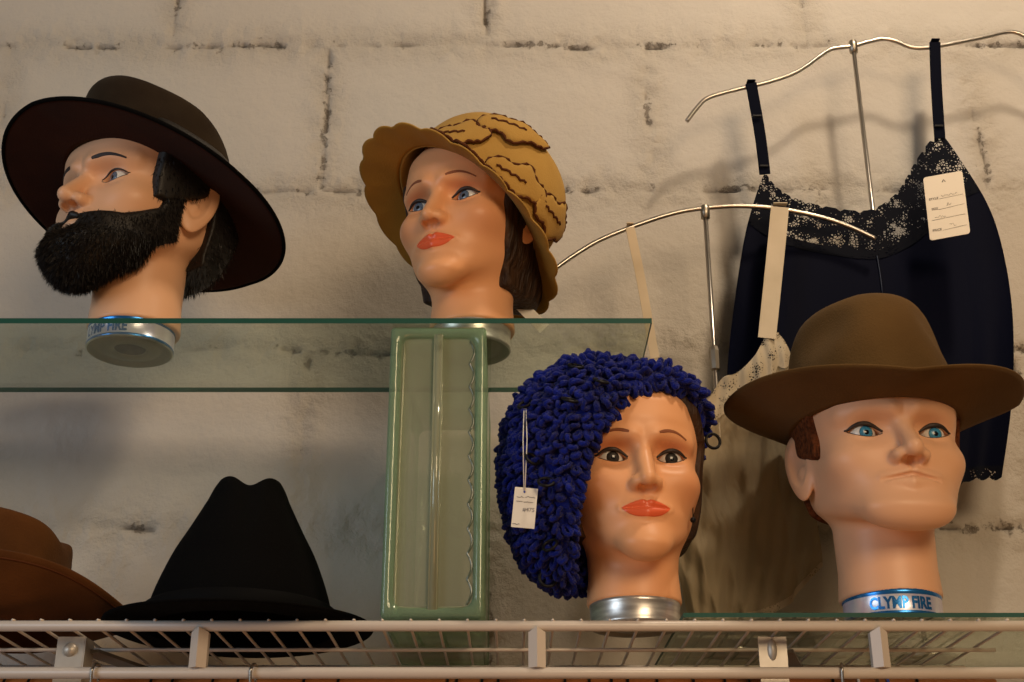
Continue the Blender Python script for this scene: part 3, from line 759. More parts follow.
# --- lady in the tan cloche
H2 = head_matrix(471, 345, 1.275, GZ, -28, 0)
h2 = make_head('f', H2, 'female mannequin head turned left wearing the tan scalloped hat, on the glass shelf', 'iris_slate', ('brow_br', .0016, .0060, .0182), 'lip_red', .0019, gaze=(-4, 2))
base_ring(h2, .0405, .022, 'tin')
# --- lady in the blue knit hat
H3 = head_matrix(635, 614, 1.245, WZ, 5)
h3 = make_head('f', H3, 'female mannequin head with dark eyes and orange-red lips under the blue knitted hat', 'iris_brown', ('brow_br', .0016, .0060, .0182), 'lip_red', .0019, gaze=(2, 3))
base_ring(h3, .0415, .022, 'tin')

def hair_part(root, H, t, region, m, name='hair', bounds=None, h=.0022, extra=None):
    def fn(x, f, z):
        d = loft(H, np.abs(x), f, np.maximum(z, H['chin'] + .03 + 0 * z)) - t
        d = np.maximum(d, -(d + .006)) if False else d
        if extra: d = smin(d, extra(x, f, z), .012)
        return smax(d, region(x, f, z), .005)
    lo, hi = bounds or ((-.095, -.125, .03), (.095, .10, .265))
    V, F = iso(fn, lo, hi, h); return mesh(name, flip(V), F, m, root), V, F
# auburn sideburns and back hair, man 4
def reg4(x, f, z):
    x = np.abs(x)
    side = np.maximum(f - .036, .147 + np.clip(.030 - f, 0, .05) * .35 - z)      # ends just above the ear top at front
    nape = np.maximum(f + .02, (.105) - z)
    return np.minimum(side, nape)
hair_part(h4, HM, .0048, reg4, M['hair_red'])
# black wig, man 1
def reg1(x, f, z):
    x = np.abs(x); a = np.maximum(f - .046, .140 - z + np.clip(.03 - f, 0, .1) * .5); b = np.maximum(f + .030, .094 - z)
    return np.minimum(a, b)
o, V, F = hair_part(h1, HM, .009, reg1, M['hair_bk'], extra=lambda x, f, z: ell(x, f, z, (0, -.062, .140), (.056, .034, .050)))
OV, OF = strands(V, F, lambda c, n: (c[:, 2] < .21), 6500, lambda p: .007, lambda p, n: n * .5 + np.array([0, 0, -.9]), .0005, 5)
mesh('hair_strands', flip(OV), OF, M['hair_bk'], o, smooth=False)
# brown wigs, ladies
def regF(fr, lowz):
    def r(x, f, z):
        x = np.abs(x); top = np.maximum(f - .040 - np.clip(z - .165, 0, .03) * .5, .17 - z)
        side = np.maximum(f - fr + np.clip(.12 - z, 0, .1) * .35, lowz - z)
        return smin(top, side, .01)
    return r
for hh, fr_, lz_ in ((h2, .034, .060), (h3, .036, .080)):
    hair_part(hh, HF, .0045 if hh is h2 else .0060, (lambda x, f, z, g=regF(fr_, lz_), hh=hh: np.maximum(g(x, f, z), z - (.186 if hh is h2 else .30))), M['hair_br'], extra=lambda x, f, z: ell(np.abs(x), f, z, (.032, -.035, .10), (.028, .045, .055)))

# beard
def beard(x, f, z):
    x = np.abs(x); H = HM
    base = loft(H, x, f, z) - .007
    # cheek line runs from the front of the ear down to the moustache
    line = z - .113 - np.clip(.070 - f, 0, .034) * .55 - np.clip(.036 - f, 0, .03) * 3.2
    low = -(z - (.085 + np.clip(.05 - f, 0, .09) * .45))
    band = smax(smax(base, line, .006), np.maximum(.008 - f, low), .010)
    blob = ell(x, f, z, (0, .075, .076), (.037, .029, .030))
    blob2 = ell(x, f, z, (.028, .054, .092), (.026, .032, .026))
    d = smin(smin(blob, blob2, .02), band, .02)
    mous = cap(x, f, z, (0, .0905, .1195), (.027, .078, .1110), .0042, .0050)
    mous2 = cap(x, f, z, (.027, .078, .1110), (.034, .068, .1000), .0050, .008)
    d = smin(d, smin(mous, mous2, .004), .004)
    d = smax(d, -ell(x, f, z, (0, .100, .1070), (.021, .022, .0082)), .003)
    return d
V, F = iso(beard, (-.085, -.01, .028), (.085, .14, .185), .0022)
bo = mesh('beard', flip(V), F, M['hair_bk'], h1); tag(bo, 'bushy black fibre beard')
def bdir(p, n):
    return n * .55 + np.array([0, .25 if p[2] < .1 else -.1, -.85])
OV, OF = strands(V, F, lambda c, n: HM['fn'](c[:, 0], c[:, 1], c[:, 2]) > .002, 16000, lambda p: .0085 if p[2] < .1 else .0055, bdir, .00042, 9, .28)
mesh('beard_strands', flip(OV), OF, M['hair_bk'], bo, smooth=False)

#=================================================================== HATS
# olive fedora (man 4)
def fedora_deform(dent=.020, pinch=.35, py=-.055, pz=.085, H=.118, lean=0):
    def d(x, y, z):
        t = max(0, min(1, (z - H * .35) / (H * .65)))
        z2 = z - dent * G(x, .026) * (t ** 1.5) * max(0, min(1, (y + .055) / .05)) * (1 if y < .05 else G(y - .05, .05))
        g = G(y - py, .040) * G(z - pz, .032)
        x2 = x * (1 - pinch * g)
        z2 -= .12 * H * t * max(0, (y) / .1)
        return x2, y + lean * z, z2
    return d
def make_hat(name, Mw, label, rx, ry, prof, deform, width, cfn, mc, mb_, th=.003, band=None, under=None, scale=lambda z: 1.0, cat='hat'):
    root = empty(name, Mw); tag(root, label, cat)
    V, F = crown_mesh(rx, ry, prof, deform); mesh('crown', V, F, mc, root)
    V, F = brim_mesh(rx, ry, width, cfn, th)
    if under:
        na, nr = 160, 14; fm = []
        for i in range(nr):
            for k in range(na): fm += [0, 1]
        fm += [0, 1] * na
        b = mesh('brim', V, F, [mb_, under], root, fm=fm)
    else: b = mesh('brim', V, F, mb_, root)
    if band:
        V, F = ring_band(rx, ry, band[0], band[1], .0012, deform, scale=scale); mesh('hat_band', V, F, band[2], root)
    return root, b
prof = [(1, 0), (1.0, .012), (.995, .04), (.98, .066), (.92, .092), (.78, .112), (.5, .124), (.2, .128), (.02, .128)]
def brim4(a, t):
    s = math.sin(a); c = math.cos(a)                       # -y is the front
    z = .004 * t * max(0, -s) + .026 * t ** .9 * abs(c) ** 1.2 * (1 - .0 * t) + .028 * t * max(0, s) ** 1.2
    return 0, z
hat4, br4 = make_hat('fedora_hat', hat_matrix(H4, (0.002, .000, .190), back=0, roll=0, pre=-4), 'olive brown felt hat with a wide brim and pinched crown on the blue-eyed head',
    .079, .093, prof, fedora_deform(.022, .26, -.06, .088), lambda a: .066 - .010 * abs(math.sin(a)), brim4, M['felt_olive'], M['felt_olive'], .0032, band=(.002, .020, M['felt_olive_d']))
# dark outback hat (man 1)
prof1 = [(1, 0), (.99, .012), (.97, .04), (.96, .060), (.92, .078), (.80, .090), (.5, .098), (.2, .100), (.02, .100)]
def brim1(a, t):
    s = math.sin(a); c = math.cos(a)
    return 0, -.004 * t - .010 * t ** 1.5 * abs(c) + .006 * t * max(0, s)
hat1, br1 = make_hat('brimmed_hat', hat_matrix(H1, (-.004, .004, .182), back=15, roll=2), 'dark brown wide-brimmed hat tipped back on the bearded head',
    .079, .096, prof1, fedora_deform(.018, .18, -.055, .075, .10, lean=-.26), .064, brim1, M['felt_dark'], M['felt_dark'], .0032, band=(.002, .022, M['felt_dark']), under=M['under_dark'])
V, F = brim_mesh(.079, .096, .064, brim1)
edge = [V[14 * 160 + k] for k in range(160)]
MB().tube([(e[0] * 1.002, e[1] * 1.002, e[2] - .0008) for e in edge], .0022, 8, closed=True).build('brim_binding', M['felt_black'], hat1)

# black hat on the shelf, seen end on
p5 = P(246, 612, 1.265); c5 = Vector((p5.x - .006, 1.270, CZ + WZ + .0020))
prof5 = [(1, 0), (.99, .008), (.93, .032), (.79, .065), (.60, .095), (.44, .122), (.36, .138), (.28, .145), (.02, .145)]
def def5(x, y, z):
    t = max(0, min(1, (z - .06) / .07))
    z2 = z - .013 * G(x, .013) * t ** 1.2
    return x * (1 + .05 * t), y * (1 + .35 * t) , z2
def brim5(a, t):
    s = math.sin(a); c = math.cos(a)
    return 0, .0015 + .003 * t * t * abs(c) ** 2
hat5, _ = make_hat('felt_hat', Matrix.Translation(c5) @ Matrix.Rotation(R(10), 4, 'Z'), 'black felt hat with a tall two-peaked crown resting on the wire shelf', .088, .100, prof5, def5, .037, brim5, M['felt_black'], M['felt_black'], .003,
    band=(.003, .020, M['band_black']), scale=lambda z: 1 - .25 * z)
# brown hat, half out of frame
p6 = P(-22, 612, 1.29); c6 = Vector((p6.x + .009, 1.30, CZ + WZ + .004))
prof6 = [(1, 0), (.99, .03), (.975, .065), (.965, .090), (.95, .104), (.86, .110), (.5, .112), (.02, .112)]
def def6(x, y, z):
    t = max(0, min(1, (z - .05) / .045)); return x, y, z - .014 * G(y, .03) * t - .12 * max(0, x) * t + .05 * max(0, -x) * t
def brim6(a, t):
    s = math.sin(a); c = math.cos(a)
    up = G4(math.atan2(math.sin(a + math.pi / 2), math.cos(a + math.pi / 2)), 1.3)       # the near side rolls up
    up2 = G4(math.atan2(math.sin(a - math.pi / 2), math.cos(a - math.pi / 2)), 1.3)
    return -.020 * t * t * (up + up2),   .002 + .047 * (t ** 1.4) * (up + .9 * up2)
hat6, _ = make_hat('felt_hat', Matrix.Translation(c6) @ Matrix.Rotation(R(0), 4, 'Z'), 'brown felt hat with an upturned brim at the left end of the wire shelf', .068, .090, prof6, def6, .084, brim6, M['felt_brown'], M['felt_brown'], .003,
    band=(.003, .022, M['felt_brown']))
st = [(lambda d: ((.068 + (.077) + d[0]) * math.cos(a), (.090 + .077 + d[0]) * math.sin(a), d[1]))(brim6(a, .92)) for a in [2 * math.pi * k / 120 for k in range(120)]]
MB().tube([(p[0] * 1.004, p[1] * 1.004, p[2] - .001) for p in st], .0009, 6, closed=True).build('brim_stitching', M['cord'], hat6)

# tan scalloped cloche
NS = 19
def scal(a): return .035 * (1 - .42 * G(math.atan2(math.sin(a + .1), math.cos(a + .1)), .9)) + .0060 * abs(math.sin(a * NS / 2)) ** .7
def brim2(a, t): return .0 , -.020 * t + .004 * t * t
prof2 = [(1, 0), (1.0, .02), (.985, .045), (.93, .070), (.80, .092), (.58, .106), (.3, .112), (.02, .113)]
H2h = hat_matrix(H2, (-.004, -.006, .157), back=36, roll=4, pre=-27)
hat2, br2 = make_hat('cloche_hat', H2h, 'tan felt cloche hat with a scalloped brim and brown-stitched leaves', .0765, .092, prof2, lambda x, y, z: (x, y, z), scal, brim2, M['felt_tan'], M['felt_tan'], .0028, under=M['felt_tan_in'])
def crown_pt(a, s, off, pr=catmull([(p[0], p[1], 0) for p in prof2], 8), rx=.0765, ry=.092):
    if s < 0:                                               # onto the brim
        t = -s; w = scal(a) * t; z = brim2(a, t)[1]; return Vector(((rx + w) * math.cos(a), (ry + w) * math.sin(a), z + off + .0014))
    i = s * (len(pr) - 1); i0 = min(int(i), len(pr) - 2); fr = i - i0; p = pr[i0].lerp(pr[i0 + 1], fr)
    v = Vector((rx * p.x * math.cos(a), ry * p.x * math.sin(a), p.y)); n = Vector((math.cos(a), math.sin(a), .1 + 1.6 * s)).normalized()
    return v + n * (off + .0012)
def leaf(a0, s0, da, ds, L, Wd, m):
    """leaf with a lobed outline; (a0,s0) root, direction (da,ds)"""
    V = []; F = []; n = 22; K = 7; out = []
    ln = math.hypot(da, ds); ua, us = da / ln, ds / ln
    for i in range(n + 1):
        t = i / n; w = Wd * math.sin(math.pi * min(1, t * .94 + .06)) ** .7 * (1 + .22 * math.sin(t * 15))
        for k in range(K):
            q = (k / (K - 1) * 2 - 1) * w
            aa = a0 + ua * t * L - us * q * 1.0; ss = s0 + (us * t * L + ua * q) * 1.0
            V.append(crown_pt(aa, max(ss, .02) if s0 > 0 else min(ss, -.08), .0022 + .0012 * (1 - (k / (K - 1) * 2 - 1) ** 2)))
    for i in range(n):
        for k in range(K - 1): b = i * K + k; F.append([b, b + 1, b + K + 1, b + K])
    o = mesh('felt_leaf', V, F, m, hat2); mod = o.modifiers.new('thick', 'SOLIDIFY'); mod.thickness = .0016; mod.offset = -1
    rim = [i * K for i in range(n + 1)] + [n * K + k for k in range(1, K)] + [i * K + K - 1 for i in range(n - 1, -1, -1)]
    pts = []
    for j, i in enumerate(rim): pts.append(Vector(V[i]) + Vector(V[i]).normalized() * (.0008 + .0010 * math.sin(j * 2.4)))
    mb = MB().tube(pts, .0016, 6, closed=True)
    mid = [Vector(V[i * K + 3]) + Vector(V[i * K + 3]).normalized() * .0016 for i in range(3, n - 2)]
    mid = [p + Vector((0, 0, .0016 * math.sin(j * 2.2))) for j, p in enumerate(mid)]
    mb.tube(mid[:11], .0016, 6); mb.build('stitching', M['cord'], o)
for k, (a0, s0, da, ds, L, Wd, m) in enumerate([(-1.15, .06, 1, .30, .65, .13, M['felt_tan']), (-.80, .34, 1, .25, .9, .13, M['felt_tan']), (-.35, .05, 1, .2, .8, .12, M['felt_tan']), (.35, .16, 1, .2, .85, .13, M['felt_tan']),
    (1.3, .08, 1, .3, .85, .13, M['felt_tan']), (2.2, .1, 1, .3, .85, .13, M['felt_tan']), (3.1, .1, 1, .3, .85, .13, M['felt_tan']), (3.75, .12, 1, .3, .6, .13, M['felt_tan']), (-1.0, -.55, 1, .0, .75, .38, M['felt_gold'])]):
    leaf(a0, s0, da, ds, L, Wd, m)

# blue loop-knit beret
M['yarn'] = mat('royal_blue_yarn', (.004, .015, .27), .95, spec=.05, sheen=.12, bump=(700, 1, .003), vary=(60, (.003, .008, .13)))
root3 = empty('knitted_hat', H3); tag(root3, 'royal blue loopy knitted hat with black rings, slouched over one side', 'hat')
def beret(x, f, z, grow=0):
    b = ell(x, f, z, (-.030, -.012, .175), (.088, .100, .088))
    b = smin(b, ell(x, f, z, (-.052, .000, .118), (.062, .078, .080)), .03)
    b = smin(b, ell(x, f, z, (.018, .008, .185), (.058, .082, .062)), .02) - grow
    # opening for the face: tilted oval
    c, s = math.cos(R(-18)), math.sin(R(-18)); X = (x - .010) * c + (z - .108) * s; Z = -(x - .010) * s + (z - .108) * c
    e = (np.sqrt((X / .072) ** 2 + (Z / .112) ** 2) - 1) * .055
    cut = np.maximum(e, -(f + .02))
    cut2 = np.maximum(np.maximum(.0 - x, z - .152), -f - .2)
    cut3 = np.maximum(z - .035, -f - .2)
    b = smax(smax(b, -cut, .006), -cut2, .006)
    return smax(b, -np.where(f < 5, cut3, cut3), .006)
V, F = iso(beret, (-.14, -.13, .02), (.10, .12, .29), .004)
kb = mesh('knit_body', flip(V), F, M['yarn'], root3)
def loops(V, F, count, mask, seed=4):
    r = np.random.default_rng(seed)
    A = np.cross(V[F[:, 2]] - V[F[:, 0]], V[F[:, 3]] - V[F[:, 1]]); ar = np.linalg.norm(A, axis=1); N = A / (ar[:, None] + 1e-12); c = V[F].mean(1)
    # outward normals
    e = 1e-3; g = np.stack([beret(c[:, 0] + e * (k == 0), c[:, 1] + e * (k == 1), c[:, 2] + e * (k == 2)) - beret(c[:, 0], c[:, 1], c[:, 2]) for k in range(3)], 1); N = g / (np.linalg.norm(g, axis=1)[:, None] + 1e-9)
    w = ar * mask(c, N); ids = []; pts = []
    for i in r.choice(len(F), count * 6, p=w / w.sum()):
        p = c[i]
        if pts and (np.linalg.norm(np.array(pts) - p, axis=1) < .0062).any(): continue
        pts.append(p); ids.append(i)
        if len(ids) >= count: break
    OV = []; OF = []
    for i in ids:
        p, n = c[i], N[i]; d = n * .75 + np.array([0, 0, -.55]) + r.normal(size=3) * .25; d /= np.linalg.norm(d)
        s = np.cross(d, n + r.normal(size=3) * .5); s /= np.linalg.norm(s) + 1e-9; t = np.cross(s, d)
        L = r.uniform(.0050, .0085); W = r.uniform(.0026, .0036); rad = r.uniform(.0024, .0031); b = len(OV); m, q = 9, 5
        for j in range(m):
            a = 2 * math.pi * j / m; cc = p + d * (L * (.55 - .8 * math.cos(a))) + s * (W * math.sin(a)); ct = math.cos(a); stt = math.sin(a)
            rd = d * (-ct) + s * stt
            for k in range(q):
                u = 2 * math.pi * k / q; OV.append(cc + rd * rad * math.cos(u) + t * rad * math.sin(u))
        for j in range(m):
            for k in range(q): OF.append([b + j * q + k, b + ((j + 1) % m) * q + k, b + ((j + 1) % m) * q + (k + 1) % q, b + j * q + (k + 1) % q])
    return OV, OF
skinfn = HF['fn']
mk = lambda c, N: ((skinfn(c[:, 0], c[:, 1], c[:, 2]) > .002) | (c[:, 2] > .15))
OV, OF = loops(V, F, 2600, mk)
lo = mesh('yarn_loops', flip(OV), np.array(OF), M['yarn'], root3); tag(lo, kind='stuff')
def hat3_pt(px, py, push=.006):
    """outer surface point of the beret seen at a pixel"""
    Mi = H3.inverted(); o = Mi @ cam.location; d = (Mi.to_3x3() @ (P(px, py, 1.0) - cam.location)).normalized()
    t = .8
    for _ in range(120):
        p = o + d * t; v = float(beret(np.array([p.x]), np.array([-p.y]), np.array([p.z]))[0])
        if v < .0005: break
        t += max(v * .6, .0006)
        if t > 1.6: break
    return o + d * (t - push)
def ring(c, nrm, r, rad=.0014):
    n = Vector(nrm).normalized(); u = n.orthogonal().normalized(); w = n.cross(u)
    MB().tube([c + (u * math.cos(a) + w * math.sin(a)) * r for a in [2 * math.pi * k / 24 for k in range(24)]], rad, 8, closed=True).build('black_ring', M['black'], root3)
random.seed(5)
for px, py, hang in ((576, 366, 0), (601, 381, 0), (570, 400, 0), (525, 404, 0), (500, 450, 0), (532, 459, 0), (546, 482, 0), (514, 531, 0), (550, 545, 0), (500, 424, 0)):
    c = hat3_pt(px, py, .017); ring(c, (random.uniform(-.4, .4), -.5, random.uniform(.3, .9)), .0068)
Mi = H3.inverted()
c = Mi @ P(548, 578, 1.215); ring(c, (0, -1, .1), .0078, .0016)
MB().tube([Mi @ P(549, 548, 1.22), Mi @ P(548, 571, 1.215)], .0009, 6).build('ring_thread', M['black'], root3)
c = Mi @ P(713, 441, 1.22); ring(c, (.2, -1, 0), .0072, .0015)
c = Mi @ P(693, 520, 1.195)
mb = MB().lathe([(.0001, .0028), (.002, .002), (.0028, 0), (.002, -.002), (.0001, -.0028)], 14, c=c); mb.tube([c, c + Vector((0.004, .012, .03))], .0005, 6); mb.build('black_bead', M['black'], root3)

#=================================================================== PRICE TAGS
def card(name, pts_px, Y0, Y1, m, label, cat='price tag', th=.0006, rnd=.002, strings=(), extra=None):
    """pts_px: tl, tr, br, bl in the photograph; built as a small card at depth Y"""
    a, b, c, d = [P(p[0], p[1], Y0 if i < 2 else Y1) for i, p in enumerate(pts_px)]
    root = empty(name, loc=(a + b) / 2); ux = (b - a); uy = (d - a); w = ux.length; h = uy.length; ux.normalize(); uy.normalize(); nz = uy.cross(ux).normalized()
    if nz.y > 0: nz = -nz
    def q(x, y, o=0): return a + ux * x * w + uy * y * h + nz * o - root.location
    n = 5; out = []
    for (cx, cy, a0) in ((1, 0, -90), (1, 1, 0), (0, 1, 90), (0, 0, 180)):
        for k in range(n + 1):
            g = R(a0 + 90 * k / n); X = (cx * w) + (-1 if cx else 1) * rnd + rnd * math.cos(g); Yq = (cy * h) + (-1 if cy else 1) * rnd + rnd * math.sin(g); out.append((X / w, Yq / h))
    N = len(out); V = [q(x, y, th) for x, y in out] + [q(x, y, 0) for x, y in out]
    F = [list(range(N)), list(range(2 * N - 1, N - 1, -1))] + [[i, N + i, N + (i + 1) % N, (i + 1) % N] for i in range(N)]
    mesh('card', V, F, m, root, smooth=False); tag(root, label, cat)
    if strings:
        mb = MB()
        for s in strings: mb.tube([Vector(v) - root.location for v in s], .0005, 6)
        mb.build('string', M['string'], root)
    def write(txt, x, y, size, mm, nm='printing', sx=1, bold=.0):
        V, F = text_geo(txt, size, bold); mesh(nm, [q(x, y, th + .0003) + ux * v[0] * sx - uy * v[1] for v in V], F, mm, root, smooth=False)
    def lines(segs, r, mm, nm):
        mb = MB()
        for s in segs: mb.tube([q(x, y, th + .0002) for x, y in s], r, 5)
        mb.build(nm, mm, root)
    return write, lines
def scribble(x0, x1, y, amp, n, seed):
    r = random.Random(seed); return [(x0 + (x1 - x0) * k / n, y + amp * r.uniform(-1, 1)) for k in range(n + 1)]
# camisole tag
tagY = 1.372
w, l = card('price_tag', ((923, 178), (962, 171), (970, 232), (930, 241)), tagY, tagY - .012, M['paper_cream'], 'cream rounded card tag with printed lines hanging on the navy camisole', rnd=.0035, th=.0008)
for t, y in (('STYLE', .37), ('SIZE', .53), ('PRICE', .86)): w(t, .20, y, .0042, M['print'], bold=.0001)
l([[(.34, .385), (.94, .375)], [(.30, .55), (.94, .53)], [(.10, .70), (.94, .69)], [(.34, .88), (.94, .86)]], .00016, M['print'], 'ruled_lines')
l([scribble(.40, .80, .345, .018, 14, 1), scribble(.50, .62, .49, .025, 7, 2), scribble(.18, .45, .665, .02, 12, 3), scribble(.52, .68, .82, .03, 8, 4)], .00018, M['print'], 'handwriting')
l([[(.46, .13), (.50, .09), (.54, .13)]], .0004, M['black'], 'hole')
# tag on the knitted hat
sp = H3 @ hat3_pt(524, 408, .012); Yt = sp.y - .030
w, l = card('price_tag', ((515, 487), (538, 489), (535, 529), (511, 527)), Yt, Yt - .002, M['paper'], 'white handwritten price tag on a string from the blue knitted hat', rnd=.0004,
    strings=([P(524, 409, sp.y - .008), P(523, 440, Yt), P(524, 491, Yt - .001)], [P(526, 409, sp.y - .008), P(527, 440, Yt), P(525, 491, Yt - .001)]))
l([scribble(.12, .42, .24, .02, 9, 5), scribble(.48, .92, .23, .02, 12, 6), scribble(.12, .38, .36, .02, 8, 7), scribble(.45, .85, .36, .02, 11, 8), scribble(.05, .35, .92, .015, 8, 10)], .00022, M['ink'], 'handwriting')
w('#475', .68, .55, .0052, M['ink'], 'handwritten_price')
l([[(.42, .09), (.44, .11), (.42, .13)]], .0010, mat('blue_dot', (.05, .08, .4), .5), 'hole')
# tag under the tan hat
w, l = card('price_tag', ((515, 308), (524, 300), (548, 326), (540, 333)), 1.30, 1.305, M['paper'], 'small white tag hanging by a thread behind the tan scalloped hat', rnd=.0004,
    strings=([P(537, 282, 1.285), P(534, 294, 1.295), P(522, 306, 1.299)],))

#=================================================================== DISPLAY STANDS AND CLOTHES
def stand(pts_px, Y, pole_px, label, fit_y=None, zb=CZ + LZ):
    top = P(pole_px[0], pole_px[1], Y); base = Vector((top.x, Y, zb)); root = empty('display_stand', loc=base)
    arm = [P(x, y, Y) - base for x, y in pts_px]
    MB().tube(catmull(arm, 6), .0028, 12).build('arm', M['chrome'], root)
    MB().tube([Vector((0, 0, .004)), (top - base) * .5, top - base], .0029, 14).build('pole', M['chrome'], root)
    mb = MB().lathe([(.0029, -.012), (.0052, -.011), (.0056, -.002), (.0056, .004), (.004, .006), (.0001, .0062)], 18, c=top - base); mb.build('top_fitting', M['fitting'], root)
    if fit_y:
        f = P(pole_px[0] + 5, fit_y, Y) - base; f.x = 0; f.y = 0
        MB().lathe([(.0032, -.016), (.0058, -.014), (.0062, -.004), (.0062, .008), (.0050, .013), (.003, .015)], 8, c=f).build('height_collar', M['fitting'], root, smooth=False)
    MB().lathe([(.0001, 0), (.030, 0), (.033, .001), (.033, .003), (.028, .0045), (.006, .006), (.0055, .014), (.0029, .015)], 40).build('base_plate', M['chrome'], root)
    tag(root, label, 'display stand'); return root
Y1s, Y2s = 1.432, 1.400
arm1 = [(687, 121), (697, 108), (708, 98), (735, 90), (765, 83), (790, 75), (805, 67), (820, 56), (832, 49), (853, 46), (868, 42), (882, 39), (895, 41), (910, 47), (925, 48), (945, 45), (985, 37), (1008, 32), (1022, 35), (1045, 48), (1060, 62), (1072, 80)]
stand(arm1, Y1s, (853, 45), 'tall chrome stand with a wavy shoulder arm holding the navy camisole')
arm2 = [(547, 275), (570, 258), (600, 240), (640, 224), (675, 213), (705, 208), (740, 206), (780, 209), (820, 217), (850, 227), (876, 239)]
stand(arm2, Y2s, (705, 210), 'shorter chrome stand with a curved arm holding the cream slip', fit_y=358)

def cloth_grid(fn, nu, nv, th=.0007):
    V = []; F = []
    for i in range(nu + 1):
        for j in range(nv + 1): V.append(fn(i / nu, j / nv))
    for i in range(nu):
        for j in range(nv): a = i * (nv + 1) + j; F.append([a, a + nv + 1, a + nv + 2, a + 1])
    return V, F
def itp(tab, t):
    ts = [k[0] for k in tab]
    return [float(np.interp(t, ts, [k[c] for k in tab])) for c in range(1, len(tab[0]))]
def smoothtab(tab, n=60):
    p = catmull([(k[1], k[2], k[0]) for k in tab], 6); return sorted([(q.z, q.x, q.y) for q in p])
M['navy'] = mat('navy_satin', (.0018, .0028, .0110), .6, spec=.04, bump=(25, .15, .01, (1, 1, .2)))
M['navy_lace'] = sheer('navy_lace', (.002, .003, .008), .95, 300, .21, trl=.05, shn=0)
M['navy_strap'] = mat('navy_elastic', (.002, .003, .009), .8, spec=.05)
M['cream_cloth'] = sheer('cream_sheer_nylon', (.56, .47, .32), .68, trl=.35, wrinkle=True)
M['cream_lace'] = sheer('cream_lace', (.60, .51, .37), .88, 380, .22, trl=.2)
M['cream_strap'] = mat('cream_satin_strap', (.62, .51, .36), .6, vary=(20, (.54, .44, .30)))
# camisole
cm = empty('camisole', loc=P(853, 60, Y1s)); tag(cm, 'navy blue satin camisole with lace neckline on the tall stand', 'camisole')
neck = smoothtab([(0, 765, 172), (.12, 776, 186), (.25, 795, 198), (.38, 830, 207), (.5, 868, 210), (.62, 893, 196), (.72, 905, 180), (.82, 915, 162), (.92, 929, 142), (1, 941, 132)])
left = smoothtab([(0, 765, 172), (.06, 757, 192), (.2, 745, 235), (.4, 735, 298), (.6, 728, 360), (.8, 726, 420), (1, 728, 500)])
right = smoothtab([(0, 941, 132), (.06, 958, 156), (.2, 988, 205), (.32, 1004, 255), (.5, 1013, 320), (.75, 1012, 400), (1, 1001, 482)])
hem = smoothtab([(0, 728, 500), (.3, 800, 508), (.5, 870, 512), (.8, 948, 500), (.81, 950, 500), (.84, 966, 484), (1, 1001, 482)])
def coons(u, v):
    T, B, L, Rr = itp(neck, u), itp(hem, u), itp(left, v), itp(right, v)
    T0, T1, B0, B1 = neck[0][1:], neck[-1][1:], hem[0][1:], hem[-1][1:]
    return [(1 - v) * T[k] + v * B[k] + (1 - u) * L[k] + u * Rr[k] - ((1 - u) * (1 - v) * T0[k] + u * (1 - v) * T1[k] + (1 - u) * v * B0[k] + u * v * B1[k]) for k in (0, 1)]
def camfn(sgn, off=0):
    def g(u, v):
        x, y = coons(u, v)
        fold = .005 * math.sin(u * 17 + 1.2 * math.sin(v * 3)) * v + .004 * math.sin(u * 31 + 2) * v * v + .004 * math.sin(u * 9 + v * 4)
        bulge = .010 * math.sin(math.pi * u) ** .6 * (.35 + .65 * v)
        Y = Y1s - .004 + sgn * (-bulge) + fold * .9 + off
        return P(x, y, min(Y, 1.485)) - cm.location
    return g
for nm, sg in (('front_panel', 1), ('back_panel', -1)):
    f0 = camfn(sg); V, F = cloth_grid(lambda u, v: f0(u, .13 + .83 * v) if True else 0, 110, 90)
    mesh(nm, V, F, M['navy'], cm)
def lace_band(v0, v1, sc_amp, top):
    f0 = camfn(1, -.001)
    def g(u, v):
        vv = v0 + (v1 - v0) * v
        s = sc_amp * abs(math.sin(u * math.pi * 17))
        if top: vv = vv - s * (1 - v)
        else: vv = vv + s * v
        return f0(u, vv)
    return cloth_grid(g, 240, 14)
V, F = lace_band(.008, .16, .012, True); mesh('lace_trim', V, F, M['navy_lace'], cm)
V, F = lace_band(.95, .985, .010, False); mesh('hem_lace', V, F, M['navy_lace'], cm)
def strap(root, pts, wpx, m, Ys, name='strap', th=.0012):
    V = []; F = []; pts = catmull([(p[0], p[1], y) for p, y in zip(pts, Ys)], 6)
    for i, p in enumerate(pts):
        a = pts[max(0, i - 1)]; b = pts[min(len(pts) - 1, i + 1)]; t = Vector((b.x - a.x, b.y - a.y)).normalized(); n = Vector((-t.y, t.x)) * wpx / 2
        c = P(p.x, p.y, p.z) - root.location; e = P(p.x + n.x, p.y + n.y, p.z) - root.location; d = P(p.x - n.x, p.y - n.y, p.z) - root.location
        o = Vector((0, th, 0)); V += [d, e, e + o, d + o]
    for i in range(len(pts) - 1):
        b = i * 4
        for k in range(4): F.append([b + k, b + (k + 1) % 4, b + 4 + (k + 1) % 4, b + 4 + k])
    F += [[0, 1, 2, 3], [len(V) - 1, len(V) - 2, len(V) - 3, len(V) - 4]]
    return mesh(name, V, F, m, root, smooth=False)
yy = Y1s
for pts in (((751, 83), (756, 110), (761, 140), (765, 174)), ((935, 42), (936, 75), (938, 110), (940, 138))):
    so = strap(cm, pts, 11, M['navy_strap'], (yy - .0045, yy - .005, yy - .006, yy - .008))
    # back half of the strap, folded over the arm
    strap(cm, pts, 11, M['navy_strap'], (yy + .0040, yy + .005, yy + .006, yy + .008))
    t0 = P(*pts[0], yy) - cm.location; MB().box(t0 + Vector((0, 0, .0015)), (.0102, .0095, .0015)).build('strap_fold', M['navy_strap'], cm, smooth=False)
